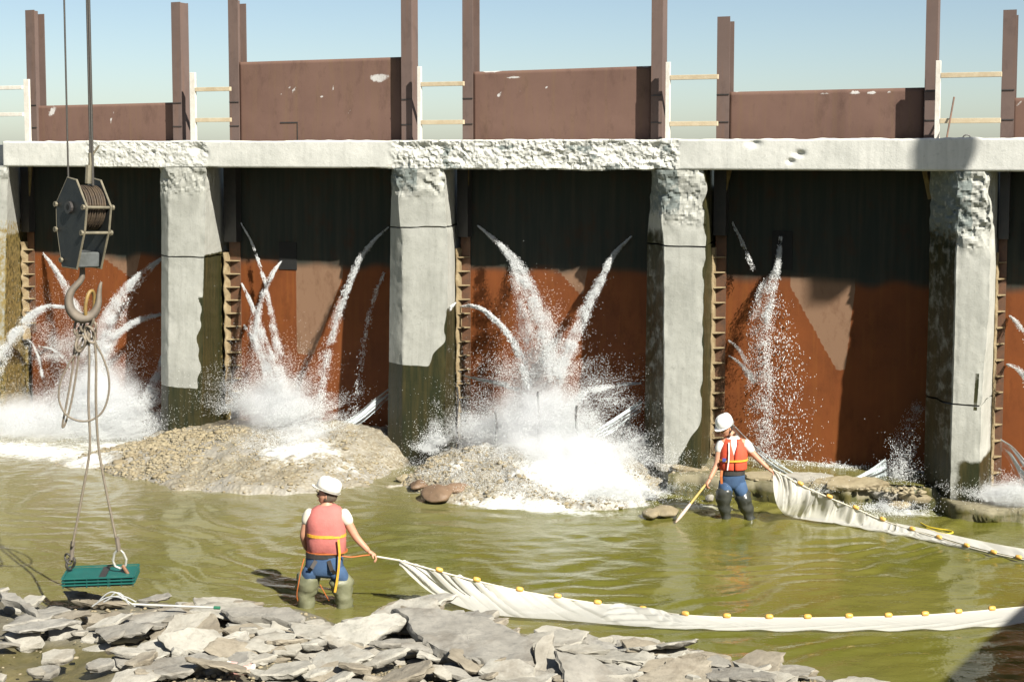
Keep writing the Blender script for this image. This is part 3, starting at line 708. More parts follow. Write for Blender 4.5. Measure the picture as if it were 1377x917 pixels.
G = np.zeros((len(ww), len(uu), 3)); G[..., 0] = uu[None]; G[..., 1] = ww[:, None]; fl = G.reshape(-1, 3)
fl[:, 2] = .335 + .008*fbm(fl, 3, 3, 5)
fo = np.exp(-((fl[:, 1]-WG)/.22)**2)*(.55+.5*vnoise(fl, 1.5, 8))
me = grid_mesh('apron_pool', np.stack([G[..., 0]-oc, -G[..., 1], G[..., 2]], -1), {'foam': fo, 'silt': np.full(len(fl), .25)})
o = structure('apron_pool_water', me, MAT['water']); o.location = dam(oc, 0, 0); o.rotation_euler = (0, 0, DAMROT)
# ---- gravel bars
def gravel_bar(name, crest, shore, back_w, seed, foam_pts, hmax):
    """crest/shore: pixel polylines; height falls from the crest to the shore"""
    cr = [(on_dam(x, y, w)[0], w, on_dam(x, y, w)[1]) for x, y, w in crest]; sh = [to_dam(on_z(x, y, 0)) for x, y in shore]
    ua, ub = sh[0][0], sh[-1][0]
    uu = np.arange(ua-.3, ub+.3, .045); v = np.concatenate([np.linspace(-1, 0, 18), np.linspace(.03, 1.12, 60)])
    cu = np.array([c[0] for c in cr]); cw = np.array([c[1] for c in cr]); cz = np.array([c[2] for c in cr])
    su = np.array([s[0] for s in sh]); sw = np.array([s[1] for s in sh])
    CW, CZ, SW = np.interp(uu, cu, cw), np.interp(uu, cu, cz), np.interp(uu, su, sw)
    endf = smooth(ua-.3, ua+.25, uu)*smooth(ub+.3, ub-.2, uu)
    G = np.zeros((len(v), len(uu), 3)); G[..., 0] = uu
    for j, t in enumerate(v):
        if t <= 0: G[j, :, 1] = CW + (CW-back_w)*t; G[j, :, 2] = CZ*(1-.35*t*t)-.0
        else: G[j, :, 1] = CW + (SW-CW)*t; G[j, :, 2] = CZ*(1-t)**.75 if t < 1 else -.25*(t-1)/.12
        if t <= 0: G[j, :, 2] = CZ*(1-.45*t*t)
        G[j, :, 2] = G[j, :, 2]*endf - (1-endf)*.25
    fl = G.reshape(-1, 3)
    fl[:, 2] += .075*fbm(fl, 1.6, 4, seed) + .035*fbm(fl, 6, 4, seed+5)
    fo = np.zeros(len(fl))
    for px, py, ru, rw, a in foam_pts:
        q = on_z(px, py, .3); a0, b0, _ = to_dam(q); fo = np.maximum(fo, a*np.exp(-((fl[:, 0]-a0)/ru)**2-((fl[:, 1]-b0)/rw)**2))
    oc = .5*(ua+ub)
    me = grid_mesh(name, np.stack([G[..., 0]-oc, -G[..., 1], G[..., 2]], -1), {'foam': fo})
    o = structure('gravel_bar', me, MAT['gravel']); o.location = dam(oc, 0, 0); o.rotation_euler = (0, 0, DAMROT)
    return fl, fo
barA, foA = gravel_bar('gravel_bar', [(90, 615, .3), (200, 588, .45), (260, 576, .5), (330, 572, .5), (440, 578, .5), (490, 582, .4), (530, 608, .3), (570, 650, .3)],
           [(60, 624), (140, 632), (180, 646), (235, 658), (320, 664), (400, 664), (480, 659), (556, 652), (590, 650)], WG+.05, 3, [(385, 570, .9, .5, 1.0), (400, 610, .9, .9, .85), (120, 600, .7, .7, .8), (460, 620, .7, .6, .5), (500, 650, .8, .3, .5)], .5)
barB, foB = gravel_bar('gravel_bar', [(540, 640, .4), (580, 612, .45), (640, 600, .5), (720, 604, .5), (790, 606, .5), (840, 622, .4), (895, 650, .3), (915, 668, .3)],
           [(530, 650), (560, 662), (600, 676), (650, 684), (700, 688), (760, 688), (830, 684), (890, 676), (920, 672)], WG+.05, 9, [(720, 610, 1.2, .9, 1.15), (790, 640, 1.4, .9, 1.1), (710, 665, 1.4, .7, 1.1), (610, 625, .4, .3, .6), (850, 650, .6, .5, .75)], .5)
# stones strewn over the bars: nobody could count the small ones
def rock_mesh(seed, n=1, flat=.7):
    bm = bmesh.new(); bmesh.ops.create_icosphere(bm, subdivisions=n, radius=1)
    r = random.Random(seed)
    ph = [(Vector((r.uniform(-1, 1), r.uniform(-1, 1), r.uniform(-1, 1))).normalized(), r.uniform(.5, .9)) for _ in range(9)]
    for v in bm.verts:
        for d_, h in ph:
            q = v.co.dot(d_)
            if q > h: v.co -= d_*(q-h)*.9
        v.co.z *= flat
    return bm
protos = []
for s in range(8):
    b = rock_mesh(s, 1, .65); b.verts.ensure_lookup_table(); protos.append((np.array([v.co[:] for v in b.verts]), np.array([[v.index for v in f.verts] for f in b.faces]))); b.free()
def scatter(name, pts, radii, mat, label, cat):
    Vs, Fs, off = [], [], 0
    for p, r in zip(pts, radii):
        v, f = protos[RNG.integers(8)]; a = RNG.uniform(0, 6.28); c, s = math.cos(a), math.sin(a)
        sc = r*np.array([RNG.uniform(.8, 1.5), RNG.uniform(.7, 1.1), RNG.uniform(.6, 1)])
        q = v*sc; q = np.stack([q[:, 0]*c-q[:, 1]*s, q[:, 0]*s+q[:, 1]*c, q[:, 2]], -1)+p
        Vs.append(q); Fs.append(f+off); off += len(v)
    me = bpy.data.meshes.new(name); from_arrays(me, np.concatenate(Vs), np.concatenate(Fs)); o = obj(name, me, mat)
    return tag(o, label, cat, None, 'stuff')
def dam_pts(fl): return np.array(O0)[None] + fl[:, :1]*np.array(U)[None] + fl[:, 1:2]*np.array(NN)[None] + np.array([0, 0, 1.])[None]*fl[:, 2:3]
sel = np.where((foA < .35) & (barA[:, 2] > .0) & (barA[:, 1] > .3) & (barA[:, 0] < u_at(330, .2, .8)))[0]; s1 = RNG.choice(sel, 1500)
sel = np.where((foA < .5) & (barA[:, 2] > .0) & (barA[:, 1] > .3))[0]; s2 = RNG.choice(sel, 1500)
pts = np.concatenate([dam_pts(barA[s1]), dam_pts(barA[s2])]); rad = np.concatenate([RNG.uniform(.014, .04, 1500)*(1+1.6*RNG.random(1500)**5), RNG.uniform(.01, .03, 1500)*(1+1.5*RNG.random(1500)**6)])
scatter('gravel_stones', pts+[0, 0, .005], rad, MAT['pebble'], 'small wet stones strewn over the left gravel bar', 'gravel')
sel = np.where((foB < .6) & (barB[:, 2] > .0) & (barB[:, 1] > .2))[0]; s1 = RNG.choice(sel, 900)
scatter('gravel_stones', dam_pts(barB[s1])+[0, 0, .005], RNG.uniform(.01, .03, 900)*(1+1.8*RNG.random(900)**5), MAT['pebble'], 'small wet stones on the central gravel bar under the splash', 'gravel')
aw = [dam(u_at(x, 0, .3), w, .30) for x, w in zip(RNG.uniform(905, 1240, 260), RNG.uniform(-.05, .42, 260))]
scatter('gravel_stones', np.array([tuple(p) for p in aw]), RNG.uniform(.015, .06, 260), MAT['pebble'], 'broken stones along the rock ledge behind the worker in the orange vest', 'gravel')
def boulder(px, py, r, mat, lab, flat=.7, seed=0, group=None, name='boulder'):
    p = on_z(px, py, .05); bm = rock_mesh(seed+100, 3, flat)
    for v in bm.verts: v.co *= r; 
    co = np.array([v.co[:] for v in bm.verts]); nz = fbm(co/r, 1.8, 4, seed)*.10*r
    for v, q in zip(bm.verts, nz): v.co += v.co.normalized()*q; v.co.x *= 1.3
    o = obj(name, bm, mat, loc=p+Vector((0, 0, r*.12)), smooth_shade=True); o.rotation_euler = (0, 0, seed*1.7); return tag(o, lab, 'rock', group)
boulder(590, 668, .30, MAT['rust_rock'], 'largest flat rust brown boulder at the water edge of the central gravel bar', .45, 1)
boulder(614, 664, .26, MAT['rust_rock'], 'rust brown boulder nearest the splash, right of the largest brown one', .5, 2)
boulder(598, 646, .18, MAT['rust_rock'], 'small tan boulder above the two flat brown ones', .5, 3)
boulder(563, 655, .16, MAT['rust_rock'], 'round brown boulder at the left foot of the central gravel bar', .6, 8)
boulder(543, 643, .11, MAT['pebble'], 'pale stone at the foot of the cracked cap pier', .8, 4)
boulder(267, 592, .13, MAT['pebble'], 'tan stone standing out on the left gravel bar below its pier', .7, 5)
boulder(290, 612, .14, MAT['pebble'], 'brown stone in the middle of the left gravel bar', .6, 6)
boulder(160, 626, .14, MAT['pebble'], 'dark topped stone at the left end of the left gravel bar', .6, 9)
boulder(895, 690, .17, MAT['pebble'], 'low mossy stone in the water by the tip of the worker pole', .55, 11)
boulder(875, 692, .13, MAT['pebble'], 'small stone in the water left of the mossy one', .55, 12)
boulder(955, 670, .065, MAT['slab'], 'white stone on the ledge beside the wader of the worker in the orange vest', .9, 13)
boulder(1170, 672, .22, MAT['pebble'], 'broad tan rock on the ledge under the water sheet', .4, 14)
boulder(1210, 680, .18, MAT['pebble'], 'tan rock on the ledge near the foot of the right pier', .5, 15)
# yellow rope floating by the ledge
bm = bmesh.new(); tube(bm, catmull([on_z(x, y, .02) for x, y in ((1238, 703), (1248, 708), (1262, 711), (1276, 713), (1281, 716), (1270, 718), (1256, 714), (1246, 710))], 6), .012, 6)
tag(obj('yellow_rope', bm, simple('yellow rope', (.55, .42, .02), (.4, .3, .02), 30, .7)), 'yellow rope floating on the pool below the right-hand pier', 'rope')
# ---- wall block added outside the frame on the right, shaped to shade the pool
bm = bmesh.new(); foot = [(5.2, 5.6), (9.85, 12.75), (10.6, 13.0), (14, 12), (14, 4)]
fb = [bm.verts.new((x, y, -1)) for x, y in foot]; ft = [bm.verts.new((x, y, 5.1)) for x, y in foot]
bm.faces.new(fb[::-1]); bm.faces.new(ft)
for i in range(5): bm.faces.new((fb[i], fb[(i+1) % 5], ft[(i+1) % 5], ft[i]))
tag(obj('abutment_wall', bm, MAT['slab']), 'concrete abutment wall on the right bank beside the camera', 'wall')
# ================================================================== falling water
OCT_V = np.array([[1, 0, 0], [-1, 0, 0], [0, 1, 0], [0, -1, 0], [0, 0, 1], [0, 0, -1]], float)
TET_V = np.array([[1, 0, -.5], [-.5, .87, -.5], [-.5, -.87, -.5], [0, 0, 1.]]); TET_F = np.array([[0, 1, 3], [1, 2, 3], [2, 0, 3], [0, 2, 1]])
OCT_F = np.array([[0, 2, 4], [2, 1, 4], [1, 3, 4], [3, 0, 4], [2, 0, 5], [1, 2, 5], [3, 1, 5], [0, 3, 5]])
def droplets(name, P, rad, tang=None, stretch=None, mat=None, offset=None):
    n = len(P); V = np.tile(TET_V[None], (n, 1, 1))*rad[:, None, None]
    rot = RNG.normal(size=(n, 3)); rot /= np.linalg.norm(rot, axis=1)[:, None]
    if tang is None: tang = RNG.normal(size=(n, 3)); stretch = RNG.uniform(1, 1.8, n)
    t = tang/np.maximum(np.linalg.norm(tang, axis=1)[:, None], 1e-6)
    a = np.cross(t, rot); a /= np.maximum(np.linalg.norm(a, axis=1)[:, None], 1e-6); b = np.cross(t, a)
    W_ = V[..., 0:1]*stretch[:, None, None]*t[:, None, :] + V[..., 1:2]*a[:, None, :] + V[..., 2:3]*b[:, None, :] + P[:, None, :]
    if offset is not None: W_ = W_-np.array(offset)
    Fc = (TET_F[None] + 4*np.arange(n)[:, None, None]).reshape(-1, 3)
    me = bpy.data.meshes.new(name)
    V2 = np.ascontiguousarray(W_.reshape(-1, 3), np.float32); F2 = np.ascontiguousarray(Fc, np.int32)
    me.vertices.add(len(V2)); me.vertices.foreach_set('co', V2.ravel()); me.loops.add(F2.size); me.loops.foreach_set('vertex_index', F2.ravel())
    me.polygons.add(len(F2)); me.polygons.foreach_set('loop_start', np.arange(0, F2.size, 3, dtype=np.int32)); me.polygons.foreach_set('loop_total', np.full(len(F2), 3, np.int32))
    me.polygons.foreach_set('use_smooth', np.ones(len(F2), bool)); me.update(calc_edges=True)
    o = obj(name, me, mat or MAT['spray']); 
    if offset is not None: o.location = offset
    return o
def path3(px, w0, w1, n=14):
    """pixel path of a jet; it leaves the gate at w0 and lands w1 out from the deck line"""
    m = len(px); pts = []
    for i, (x, y) in enumerate(px):
        f = i/(m-1); w = w0+(w1-w0)*f**.9; u, z = on_dam(x, y, w); pts.append(dam(u, w, z))
    return np.array([tuple(p) for p in catmull(pts, n)])
def sample(path, f):
    x = f*(len(path)-1); i = np.clip(x.astype(int), 0, len(path)-2); t = (x-i)[:, None]
    return path[i]*(1-t)+path[i+1]*t, path[i+1]-path[i]
def jet(label, px, n, s0, s1, r=(.0024, .0058), w0=WG+.03, w1=.2, dens=1.0, strands=10, fall=.25, group='water jets leaking through the gates'):
    P = path3(px, w0, w1); off = P[0].copy(); n = int(n*6)
    f = RNG.random(n)**dens
    base, tg = sample(P, f)
    # droplets gather in clumps and strands
    sid = RNG.integers(0, max(1, strands), n); so_ = RNG.normal(size=(max(1, strands), 3)); ph = RNG.uniform(0, 6.28, max(1, strands))
    spread = (s0+(s1-s0)*f)
    o_ = so_[sid]*.7 + RNG.normal(size=(n, 3))*.38 + .3*np.sin(f*18+ph[sid])[:, None]*np.array([1, .2, .3])
    pos = base + o_*spread[:, None]
    lag = np.abs(RNG.normal(size=n))*spread*fall*3; pos[:, 2] -= lag*f*.8
    clump = vnoise(pos, 7, 3); keep = RNG.random(n) < np.clip(.55+.9*clump, .05, 1)
    pos, tg, f = pos[keep], tg[keep], f[keep]
    rad = RNG.uniform(r[0], r[1], len(pos))*(.75+.5*RNG.random(len(pos))**3)
    st = np.where(RNG.random(len(pos)) < .55, RNG.uniform(1.5, 5, len(pos)), RNG.uniform(1, 1.6, len(pos)))
    o = droplets('water_jet', pos, rad, tg + RNG.normal(size=tg.shape)*.15*np.linalg.norm(tg, axis=1)[:, None], st, offset=off)
    if s1 >= .055 and n > 6000 and strands < 14:
        bm = bmesh.new(); k_ = np.linspace(.06, 1, 18); Q, _ = sample(P, k_); rr = [max(.010, (1.1+.45*math.sin(f_*21+len(label))+.25*math.sin(f_*43))*(s0+(s1-s0)*f_)) for f_ in k_]
        tube(bm, [Vector(q-off) for q in Q], rr, 10); obj('mist', bm, MAT['jet_mist'], o)
    return tag(o, label, 'water jet')
def jet_mist_mat():
    m = MB('jet mist'); m.t.nodes.remove(m.b)
    v = m.n('ShaderNodeVolumePrincipled'); v.inputs['Color'].default_value = (.98, .99, 1, 1)
    nz = m.ramp(m.noise(9, 5, .65, stretch=(1.4, 1.4, .5)), (.44, 0.0), (.66, 1.0)); m.l(m.math('MULTIPLY', nz, 4.2), v.inputs['Density']); m.l(v.outputs[0], m.out.inputs['Volume']); return m.m
MAT['jet_mist'] = jet_mist_mat()
# far left bay
jet('broad white jet from the upper right of the gate behind the crane hook', [(216, 348), (190, 368), (165, 395), (146, 430), (134, 480), (128, 540)], 5200, .015, .17, w1=.3)
jet('jet from the upper left of the gate behind the crane hook', [(58, 341), (76, 365), (92, 395), (108, 430), (120, 470)], 2600, .012, .10, w1=.0)
jet('arched jet curving left from the right edge behind the hook slings', [(217, 423), (190, 430), (160, 447), (138, 475), (120, 515), (110, 545)], 4200, .015, .15, w1=.3)
jet('thick jet arching out of the left edge of the photo', [(96, 414), (66, 412), (44, 422), (22, 444), (2, 474), (-18, 512)], 5200, .02, .085, w0=-.6, w1=.7, fall=.4)
jet('thin jet curving down below the thick left arch', [(34, 455), (44, 463), (52, 482), (56, 505)], 700, .008, .03, w1=-.3)
jet('thin arched jet just left of the hook slings', [(52, 466), (70, 470), (88, 484), (100, 506)], 900, .008, .03, w1=-.2)
jet('low fan of spray at the left foot of the pier behind the crane hook', [(218, 480), (206, 520), (190, 545), (165, 560)], 3000, .02, .16, w1=.2)
# hatch gate bay
jet('pair of thin jets meeting under the dark port of the hatch gate', [(378, 352), (368, 366), (356, 392), (347, 420), (344, 450), (352, 480), (364, 520)], 2400, .008, .075, w1=.2)
jet('steep jet falling straight under the port plate of the hatch gate', [(356, 376), (362, 410), (370, 450), (376, 490), (382, 540)], 1800, .012, .08, w1=.2)
jet('jet from the ribbed bracket slanting right to the hatch gate splash', [(325, 381), (338, 408), (350, 440), (364, 478), (380, 525)], 2300, .008, .06, w1=.3)
jet('lower jet from the ribbed bracket of the hatch gate', [(328, 437), (340, 455), (354, 480), (368, 515)], 1600, .008, .05, w1=.3)
jet('long glittering jet down the right half of the hatch gate', [(522, 306), (502, 324), (484, 348), (468, 385), (453, 425), (441, 470), (431, 520), (424, 566)], 2300, .006, .085, w1=.1, r=(.0028, .0065), strands=15)
jet('faint thin trickle near the right edge of the hatch gate', [(516, 366), (502, 400), (490, 450), (482, 510), (476, 560)], 260, .02, .07, w1=-.6, r=(.004, .009))
jet('faint shaded trickle at the upper left of the hatch gate', [(324, 300), (340, 330), (350, 360), (356, 378)], 420, .006, .025, w1=-.8, r=(.004, .008))
# central bay
jet('left arm of the V of jets before the central gate', [(643, 304), (668, 325), (690, 348), (708, 378), (724, 415), (738, 455), (748, 505)], 6000, .008, .125, w1=.2)
jet('right arm of the V of jets before the central gate', [(849, 318), (830, 338), (815, 362), (800, 395), (784, 428), (766, 468), (750, 510), (738, 560)], 6000, .008, .115, w1=.2)
jet('sparse spray falling from the left arm of the central V', [(690, 350), (700, 400), (708, 450), (716, 500), (722, 550)], 1500, .05, .16, w1=.1, r=(.003, .007))
jet('thin arch from the ribbed bracket of the central gate', [(616, 413), (636, 411), (658, 422), (680, 444), (698, 474), (710, 515)], 1500, .008, .06, w1=.1, r=(.004, .01))
jet('flat low jet crossing the central gate from its bracket', [(622, 505), (650, 511), (680, 518), (708, 530), (730, 552)], 1400, .006, .05, w1=.2, r=(.004, .01))
jet('flat low jet crossing the central gate from its right side', [(862, 515), (835, 517), (806, 522), (780, 532), (760, 555)], 1300, .006, .06, w1=.2, r=(.004, .01))
jet('water spilling down the right face of the cracked cap pier', [(612, 408), (602, 420), (594, 455), (589, 500), (586, 550), (585, 605)], 2600, .012, .09, w0=-.35, w1=.25)
# low gate bay
jet('glittering jet falling from the dark port of the low gate', [(1050, 320), (1047, 350), (1042, 372), (1036, 400), (1030, 440), (1030, 490), (1032, 550), (1034, 628)], 2600, .02, .13, w1=-.3, r=(.0028, .0065), strands=16)
jet('second strand of spray splitting left under the low gate port', [(1042, 368), (1026, 390), (1018, 430), (1016, 490), (1020, 560), (1024, 628)], 1000, .03, .10, w1=-.3, strands=12)
jet('loose drops scattered across the low gate', [(1040, 400), (1050, 460), (1056, 520), (1060, 580), (1062, 626)], 500, .12, .34, w1=-.4, r=(.004, .0095), strands=60)
jet('short jet from the upper bracket of the low gate', [(980, 458), (994, 470), (1006, 492), (1014, 520)], 420, .008, .035, w1=-.5)
jet('short jet from the middle bracket of the low gate', [(980, 478), (996, 490), (1012, 512)], 420, .008, .035, w1=-.6)
jet('faint spray down the shaded right end of the low gate', [(1238, 545), (1226, 560), (1216, 585), (1210, 615), (1206, 650)], 420, .05, .12, w1=-.1, r=(.003, .006), strands=30)
jet('thin shaded spray at the left of the low gate', [(985, 300), (1000, 330), (1012, 360)], 160, .01, .03, w1=-.8, r=(.004, .008))
# right-hand bay
jet('jet at the right edge of the photo, upper one', [(1358, 425), (1372, 440), (1388, 470), (1396, 520)], 700, .01, .06, w1=-.4)
jet('jet at the right edge of the photo, lower one', [(1354, 490), (1370, 497), (1386, 520), (1396, 560)], 700, .01, .06, w1=-.3)
# ---- smooth sheets of water
def sheet(label, top, bot, w0, w1, bulge=.03, n=70, m=26):
    """two pixel edges of a sheet, both running from the leak to the landing"""
    Tp, Bp = path3(top, w0, w1, 10), path3(bot, w0-.04, w1-.02, 10)
    k = np.linspace(0, 1, n); A, _ = sample(Tp, k); Bq, _ = sample(Bp, k); off = A[0].copy()
    G = np.zeros((m, n, 3)); S = np.zeros((m, n))
    for j in range(m):
        t = j/(m-1); G[j] = A*(1-t)+Bq*t + np.array(NN)*(bulge*math.sin(math.pi*t)*k[:, None] + .012*np.sin(t*23+k*5)[:, None])
        ph = np.stack([np.full(n, t*7.0), k*1.1, k*0+off[0]], -1)
        S[j] = np.clip(.30+.25*k+.95*vnoise(ph, 1.9, 4)+.35*vnoise(ph, 5, 9)+.5*(t < .12)-.9*smooth(.75, 1, k)*(vnoise(ph, 6, 2) > 0) - .8*smooth(.7, 1, t)*(.5+.8*vnoise(ph*[0, 9, 1], 1.3, 3)), 0, 1)
    me = grid_mesh('water_sheet', G-off, {'streak': S}); o = obj('water_sheet', me, MAT['sheet'], loc=off)
    md = o.modifiers.new('thickness', 'SOLIDIFY'); md.thickness = .006
    return tag(o, label, 'water sheet')
sheet('smooth blue grey sheet of water at the lower right of the hatch gate', [(523, 522), (504, 536), (480, 556), (446, 577)], [(522, 538), (506, 552), (484, 570), (456, 584)], -.5, .1)
sheet('smooth sheet of water at the lower right of the central gate', [(864, 536), (844, 550), (820, 566), (798, 580)], [(862, 556), (846, 566), (826, 580), (806, 590)], -.5, .1)
sheet('long thin sheet of water slanting down behind the orange-vested worker', [(984, 568), (1010, 594), (1046, 622), (1092, 650)], [(984, 580), (1008, 604), (1044, 634), (1086, 655)], -.7, .1)
sheet('white fan of water at the lower right of the low gate', [(1191, 616), (1168, 632), (1140, 646), (1110, 655)], [(1200, 655), (1180, 656), (1150, 660), (1112, 662)], -.5, .25)
sheet('sheet of water at the right edge of the photo', [(1346, 590), (1362, 600), (1376, 616), (1392, 636)], [(1346, 604), (1358, 622), (1368, 644), (1380, 662)], -.6, .2)
# ---- bursts of white water where the jets land
def burst(label, px, n, w, ru, rz, rad=(.0024, .006), up=.9, flat=.35):
    """px: (x, y, weight, su, sw, sz) blobs of spray in pixels / metres"""
    Ps = []; n = int(n*5.2)
    tot = sum(b[2] for b in px)
    for x, y, wt, su, sw, sz, wb in px:
        k = int(n*wt/tot); u_, z_ = on_dam(x, y, wb)
        a = RNG.normal(size=(k, 3)); 
        q = np.stack([u_+su*a[:, 0], wb+sw*a[:, 1], z_+sz*np.abs(a[:, 2])*1.0 - .15*sz], -1)
        # plumes: push outwards in ragged fingers
        d = q-np.array([u_, wb, z_]); ang = np.arctan2(d[:, 2], d[:, 0]); fing = 1+.35*np.sin(ang*9+x)+.25*np.sin(ang*17+y)
        q = np.array([u_, wb, z_]) + d*np.clip(fing, .35, 1.7)[:, None]
        cl = vnoise(q, 4.5, int(x)); keep = RNG.random(k) < np.clip(.65+1.0*cl, .06, 1)
        Ps.append(q[keep])
    Q = np.concatenate(Ps); W_ = np.array(O0)+Q[:, :1]*np.array(U)+Q[:, 1:2]*np.array(NN)+Q[:, 2:3]*np.array([0, 0, 1.])
    W_ = W_[W_[:, 2] > .02]
    off = W_.mean(0); off[2] = 0
    o = droplets('splash_spray', W_, RNG.uniform(rad[0], rad[1], len(W_)), offset=off)
    return tag(o, label, 'spray', None, 'stuff')
burst('boiling white spray where the jets land in the left bay', [(40, 585, 4, .8, .45, .30, .4), (-20, 580, 2, .6, .4, .35, .4), (100, 575, 3, .55, .4, .30, .2), (160, 560, 3, .45, .35, .30, -.1), (125, 540, 2.5, .40, .3, .42, -.1), (60, 608, 4, 1.0, .4, .14, .9), (10, 600, 3, .8, .4, .2, .7), (150, 585, 2, .5, .4, .25, .4), (180, 585, 1.5, .35, .3, .2, .1), (90, 480, 1.2, .5, .3, .5, -.5)], 90000, .2, 1, 1)
burst('white spray bursting on the left gravel bar under the hatch gate', [(372, 545, 4, .38, .3, .36, .1), (345, 550, 3, .32, .28, .26, .0), (405, 565, 3, .34, .35, .2, .3), (400, 592, 3, .38, .4, .10, .7), (425, 580, 2, .32, .3, .10, .4), (380, 610, 1.5, .4, .35, .06, 1.0)], 40000, .2, 1, 1)
burst('great white splash on the central gravel bar', [(730, 570, 5, .42, .3, .42, .1), (690, 580, 3, .4, .3, .26, .1), (650, 580, 2, .35, .25, .18, .0), (780, 585, 3.5, .38, .35, .26, .2), (735, 610, 4, .6, .45, .14, .6), (800, 620, 3, .6, .45, .12, .7), (700, 640, 4, .8, .4, .07, 1.2), (790, 655, 5, .8, .4, .06, 1.4), (850, 600, .8, .2, .2, .15, -.2)], 64000, .2, 1, 1)
burst('fine white spray rebounding where the central jets cross', [(735, 500, 2, .3, .2, .45, .0), (700, 520, 1, .4, .2, .3, -.2), (800, 540, 1, .35, .2, .25, -.2)], 5200, .2, 1, 1, (.003, .007))
burst('low line of white foam along the foot of the low gate', [(1000, 633, 1, .3, .06, .05, -.85), (1040, 632, 1.4, .3, .08, .06, -.75), (1090, 632, 1, .3, .05, .04, -.85), (1130, 632, .8, .2, .05, .04, -.85)], 5000, .2, 1, 1, (.003, .0075))
burst('white splash beside the ledge below the right-hand fan of water', [(1205, 684, 1.5, .22, .2, .06, .3), (1185, 690, 1, .2, .15, .04, .5), (1215, 640, .8, .12, .2, .22, -.3), (1110, 658, 1, .12, .1, .05, .25)], 5000, .2, 1, 1, (.003, .0075))
burst('white foam at the foot of the right-hand bay', [(1345, 668, 2, .25, .2, .07, .1), (1375, 664, 2, .3, .2, .10, .1)], 6000, .2, 1, 1)
burst('white water lapping the foot of the third pier', [(900, 683, 1, .2, .15, .035, .6), (925, 677, 1, .2, .12, .03, .6), (880, 672, 1, .15, .12, .05, .5)], 4200, .2, 1, 1, (.003, .0075))
burst('trickle splash at the foot of the cracked cap pier', [(588, 595, 1, .10, .12, .12, .25), (580, 605, 1, .12, .12, .06, .35)], 2600, .2, 1, 1, (.003, .0075))
# ---- mist hanging over the bursts
def mist_mat():
    m = MB('spray mist'); m.t.nodes.remove(m.b)
    v = m.n('ShaderNodeVolumePrincipled'); v.inputs['Color'].default_value = (.98, .99, 1, 1); v.inputs['Anisotropy'].default_value = .2
    tc = m.n('ShaderNodeTexCoord'); ln = m.n('ShaderNodeVectorMath', operation='LENGTH'); m.l(tc.outputs['Object'], ln.inputs[0])
    fall = m.ramp(ln.outputs['Value'], (.12, 1.0), (.95, 0.0))
    nz = m.ramp(m.noise(3.2, 5, .62), (.40, 0.0), (.70, 1.0))
    oi = m.n('ShaderNodeObjectInfo'); d = m.math('MULTIPLY', m.math('MULTIPLY', m.math('MULTIPLY', fall, fall), m.math('ADD', nz, .12)), m.attr('unused') if False else 20.0)
    m.l(d, v.inputs['Density']); m.l(v.outputs[0], m.out.inputs['Volume']); return m.m
MAT['mist'] = mist_mat()
SC.cycles.volume_bounces = 3; SC.cycles.volume_step_rate = 1.0; SC.cycles.volume_max_steps = 128
def mist(parent, x, y, w, r, lean=0):
    u_, z_ = on_dam(x, y, w); c = dam(u_, w, z_) - parent.location
    bm = bmesh.new(); bmesh.ops.create_icosphere(bm, subdivisions=3, radius=1)
    o = obj('mist', bm, MAT['mist'], parent, loc=c); o.scale = r; o.rotation_euler = (0, 0, DAMROT)
spl = [o for o in bpy.data.objects if o.name.startswith('splash_spray')]
for i, x, y, w, r in ((0, 40, 580, .3, (2.3, 1.0, .85)), (0, 40, 605, .8, (2.2, .8, .5)), (0, 135, 545, .0, (1.2, .7, 1.15)), (1, 370, 555, .15, (1.0, .8, .75)), (1, 410, 590, .6, (.8, .7, .35)), (2, 725, 572, .15, (1.15, .9, .95)), (2, 760, 610, .7, (1.5, .9, .5)), (2, 655, 585, .1, (.8, .5, .5)), (6, 1360, 668, .1, (.7, .4, .28))):
    mist(spl[i], x, y, w, r)
# ================================================================== crane block, slings and the crates hanging from it
DH = 16.5                                        # distance of the crane line
S_ = DH/F*1.0
def hp(x, y, dy=0.0): return at_d(x, y, DH+dy)
MAT['cheek'] = simple('black block paint', (.006, .008, .009), (.018, .02, .018), 9, .5, 0, .2, 40)
MAT['edge'] = simple('worn bright edge', (.20, .175, .12), (.11, .10, .07), 14, .55, .3)
MAT['sheave'] = simple('greased sheave', (.085, .06, .036), (.04, .03, .022), 12, .6, .2)
MAT['rope'] = simple('wire rope', (.055, .05, .042), (.035, .032, .028), 60, .6, .3)
MAT['sling'] = simple('grey wire sling', (.20, .17, .125), (.12, .10, .075), 40, .65, .2, .3, 160)
MAT['hook'] = simple('forged hook', (.15, .125, .095), (.09, .075, .058), 10, .75, 0)
MAT['ring'] = simple('rusty yellow ring', (.22, .14, .035), (.13, .085, .03), 12, .55)
base = hp(112, 300)
blk = thing('crane_hook_block', 'black crane hook block with a forged hook hanging on wire ropes before the left bay', 'crane hook', base)
def lb(x, y, dy=0.0): return hp(x, y, dy)-base
yaw = R(47)                                      # cheek plates face the left side of the camera
Rz = Matrix.Rotation(yaw, 3, 'Z')
tiltm = Matrix.Rotation(R(3), 3, 'Y')
def bl(x, y, z): return tiltm @ (Rz @ Vector((x, y, z)))    # x: across the plate gap... local block frame (x = plate normal)
k = DH/F                                         # metres per pixel at the block
GAP, HW = .15, .31
hexa = [(0.02, 58), (.62, 24), (1.0, -12), (.62, -60), (-.55, -60), (-1.0, 24)]
outl = [(-.30, .47), (.30, .49), (1.0, .20), (.92, -.06), (.48, -.49), (-.48, -.49), (-.92, -.06), (-1.0, .20)]
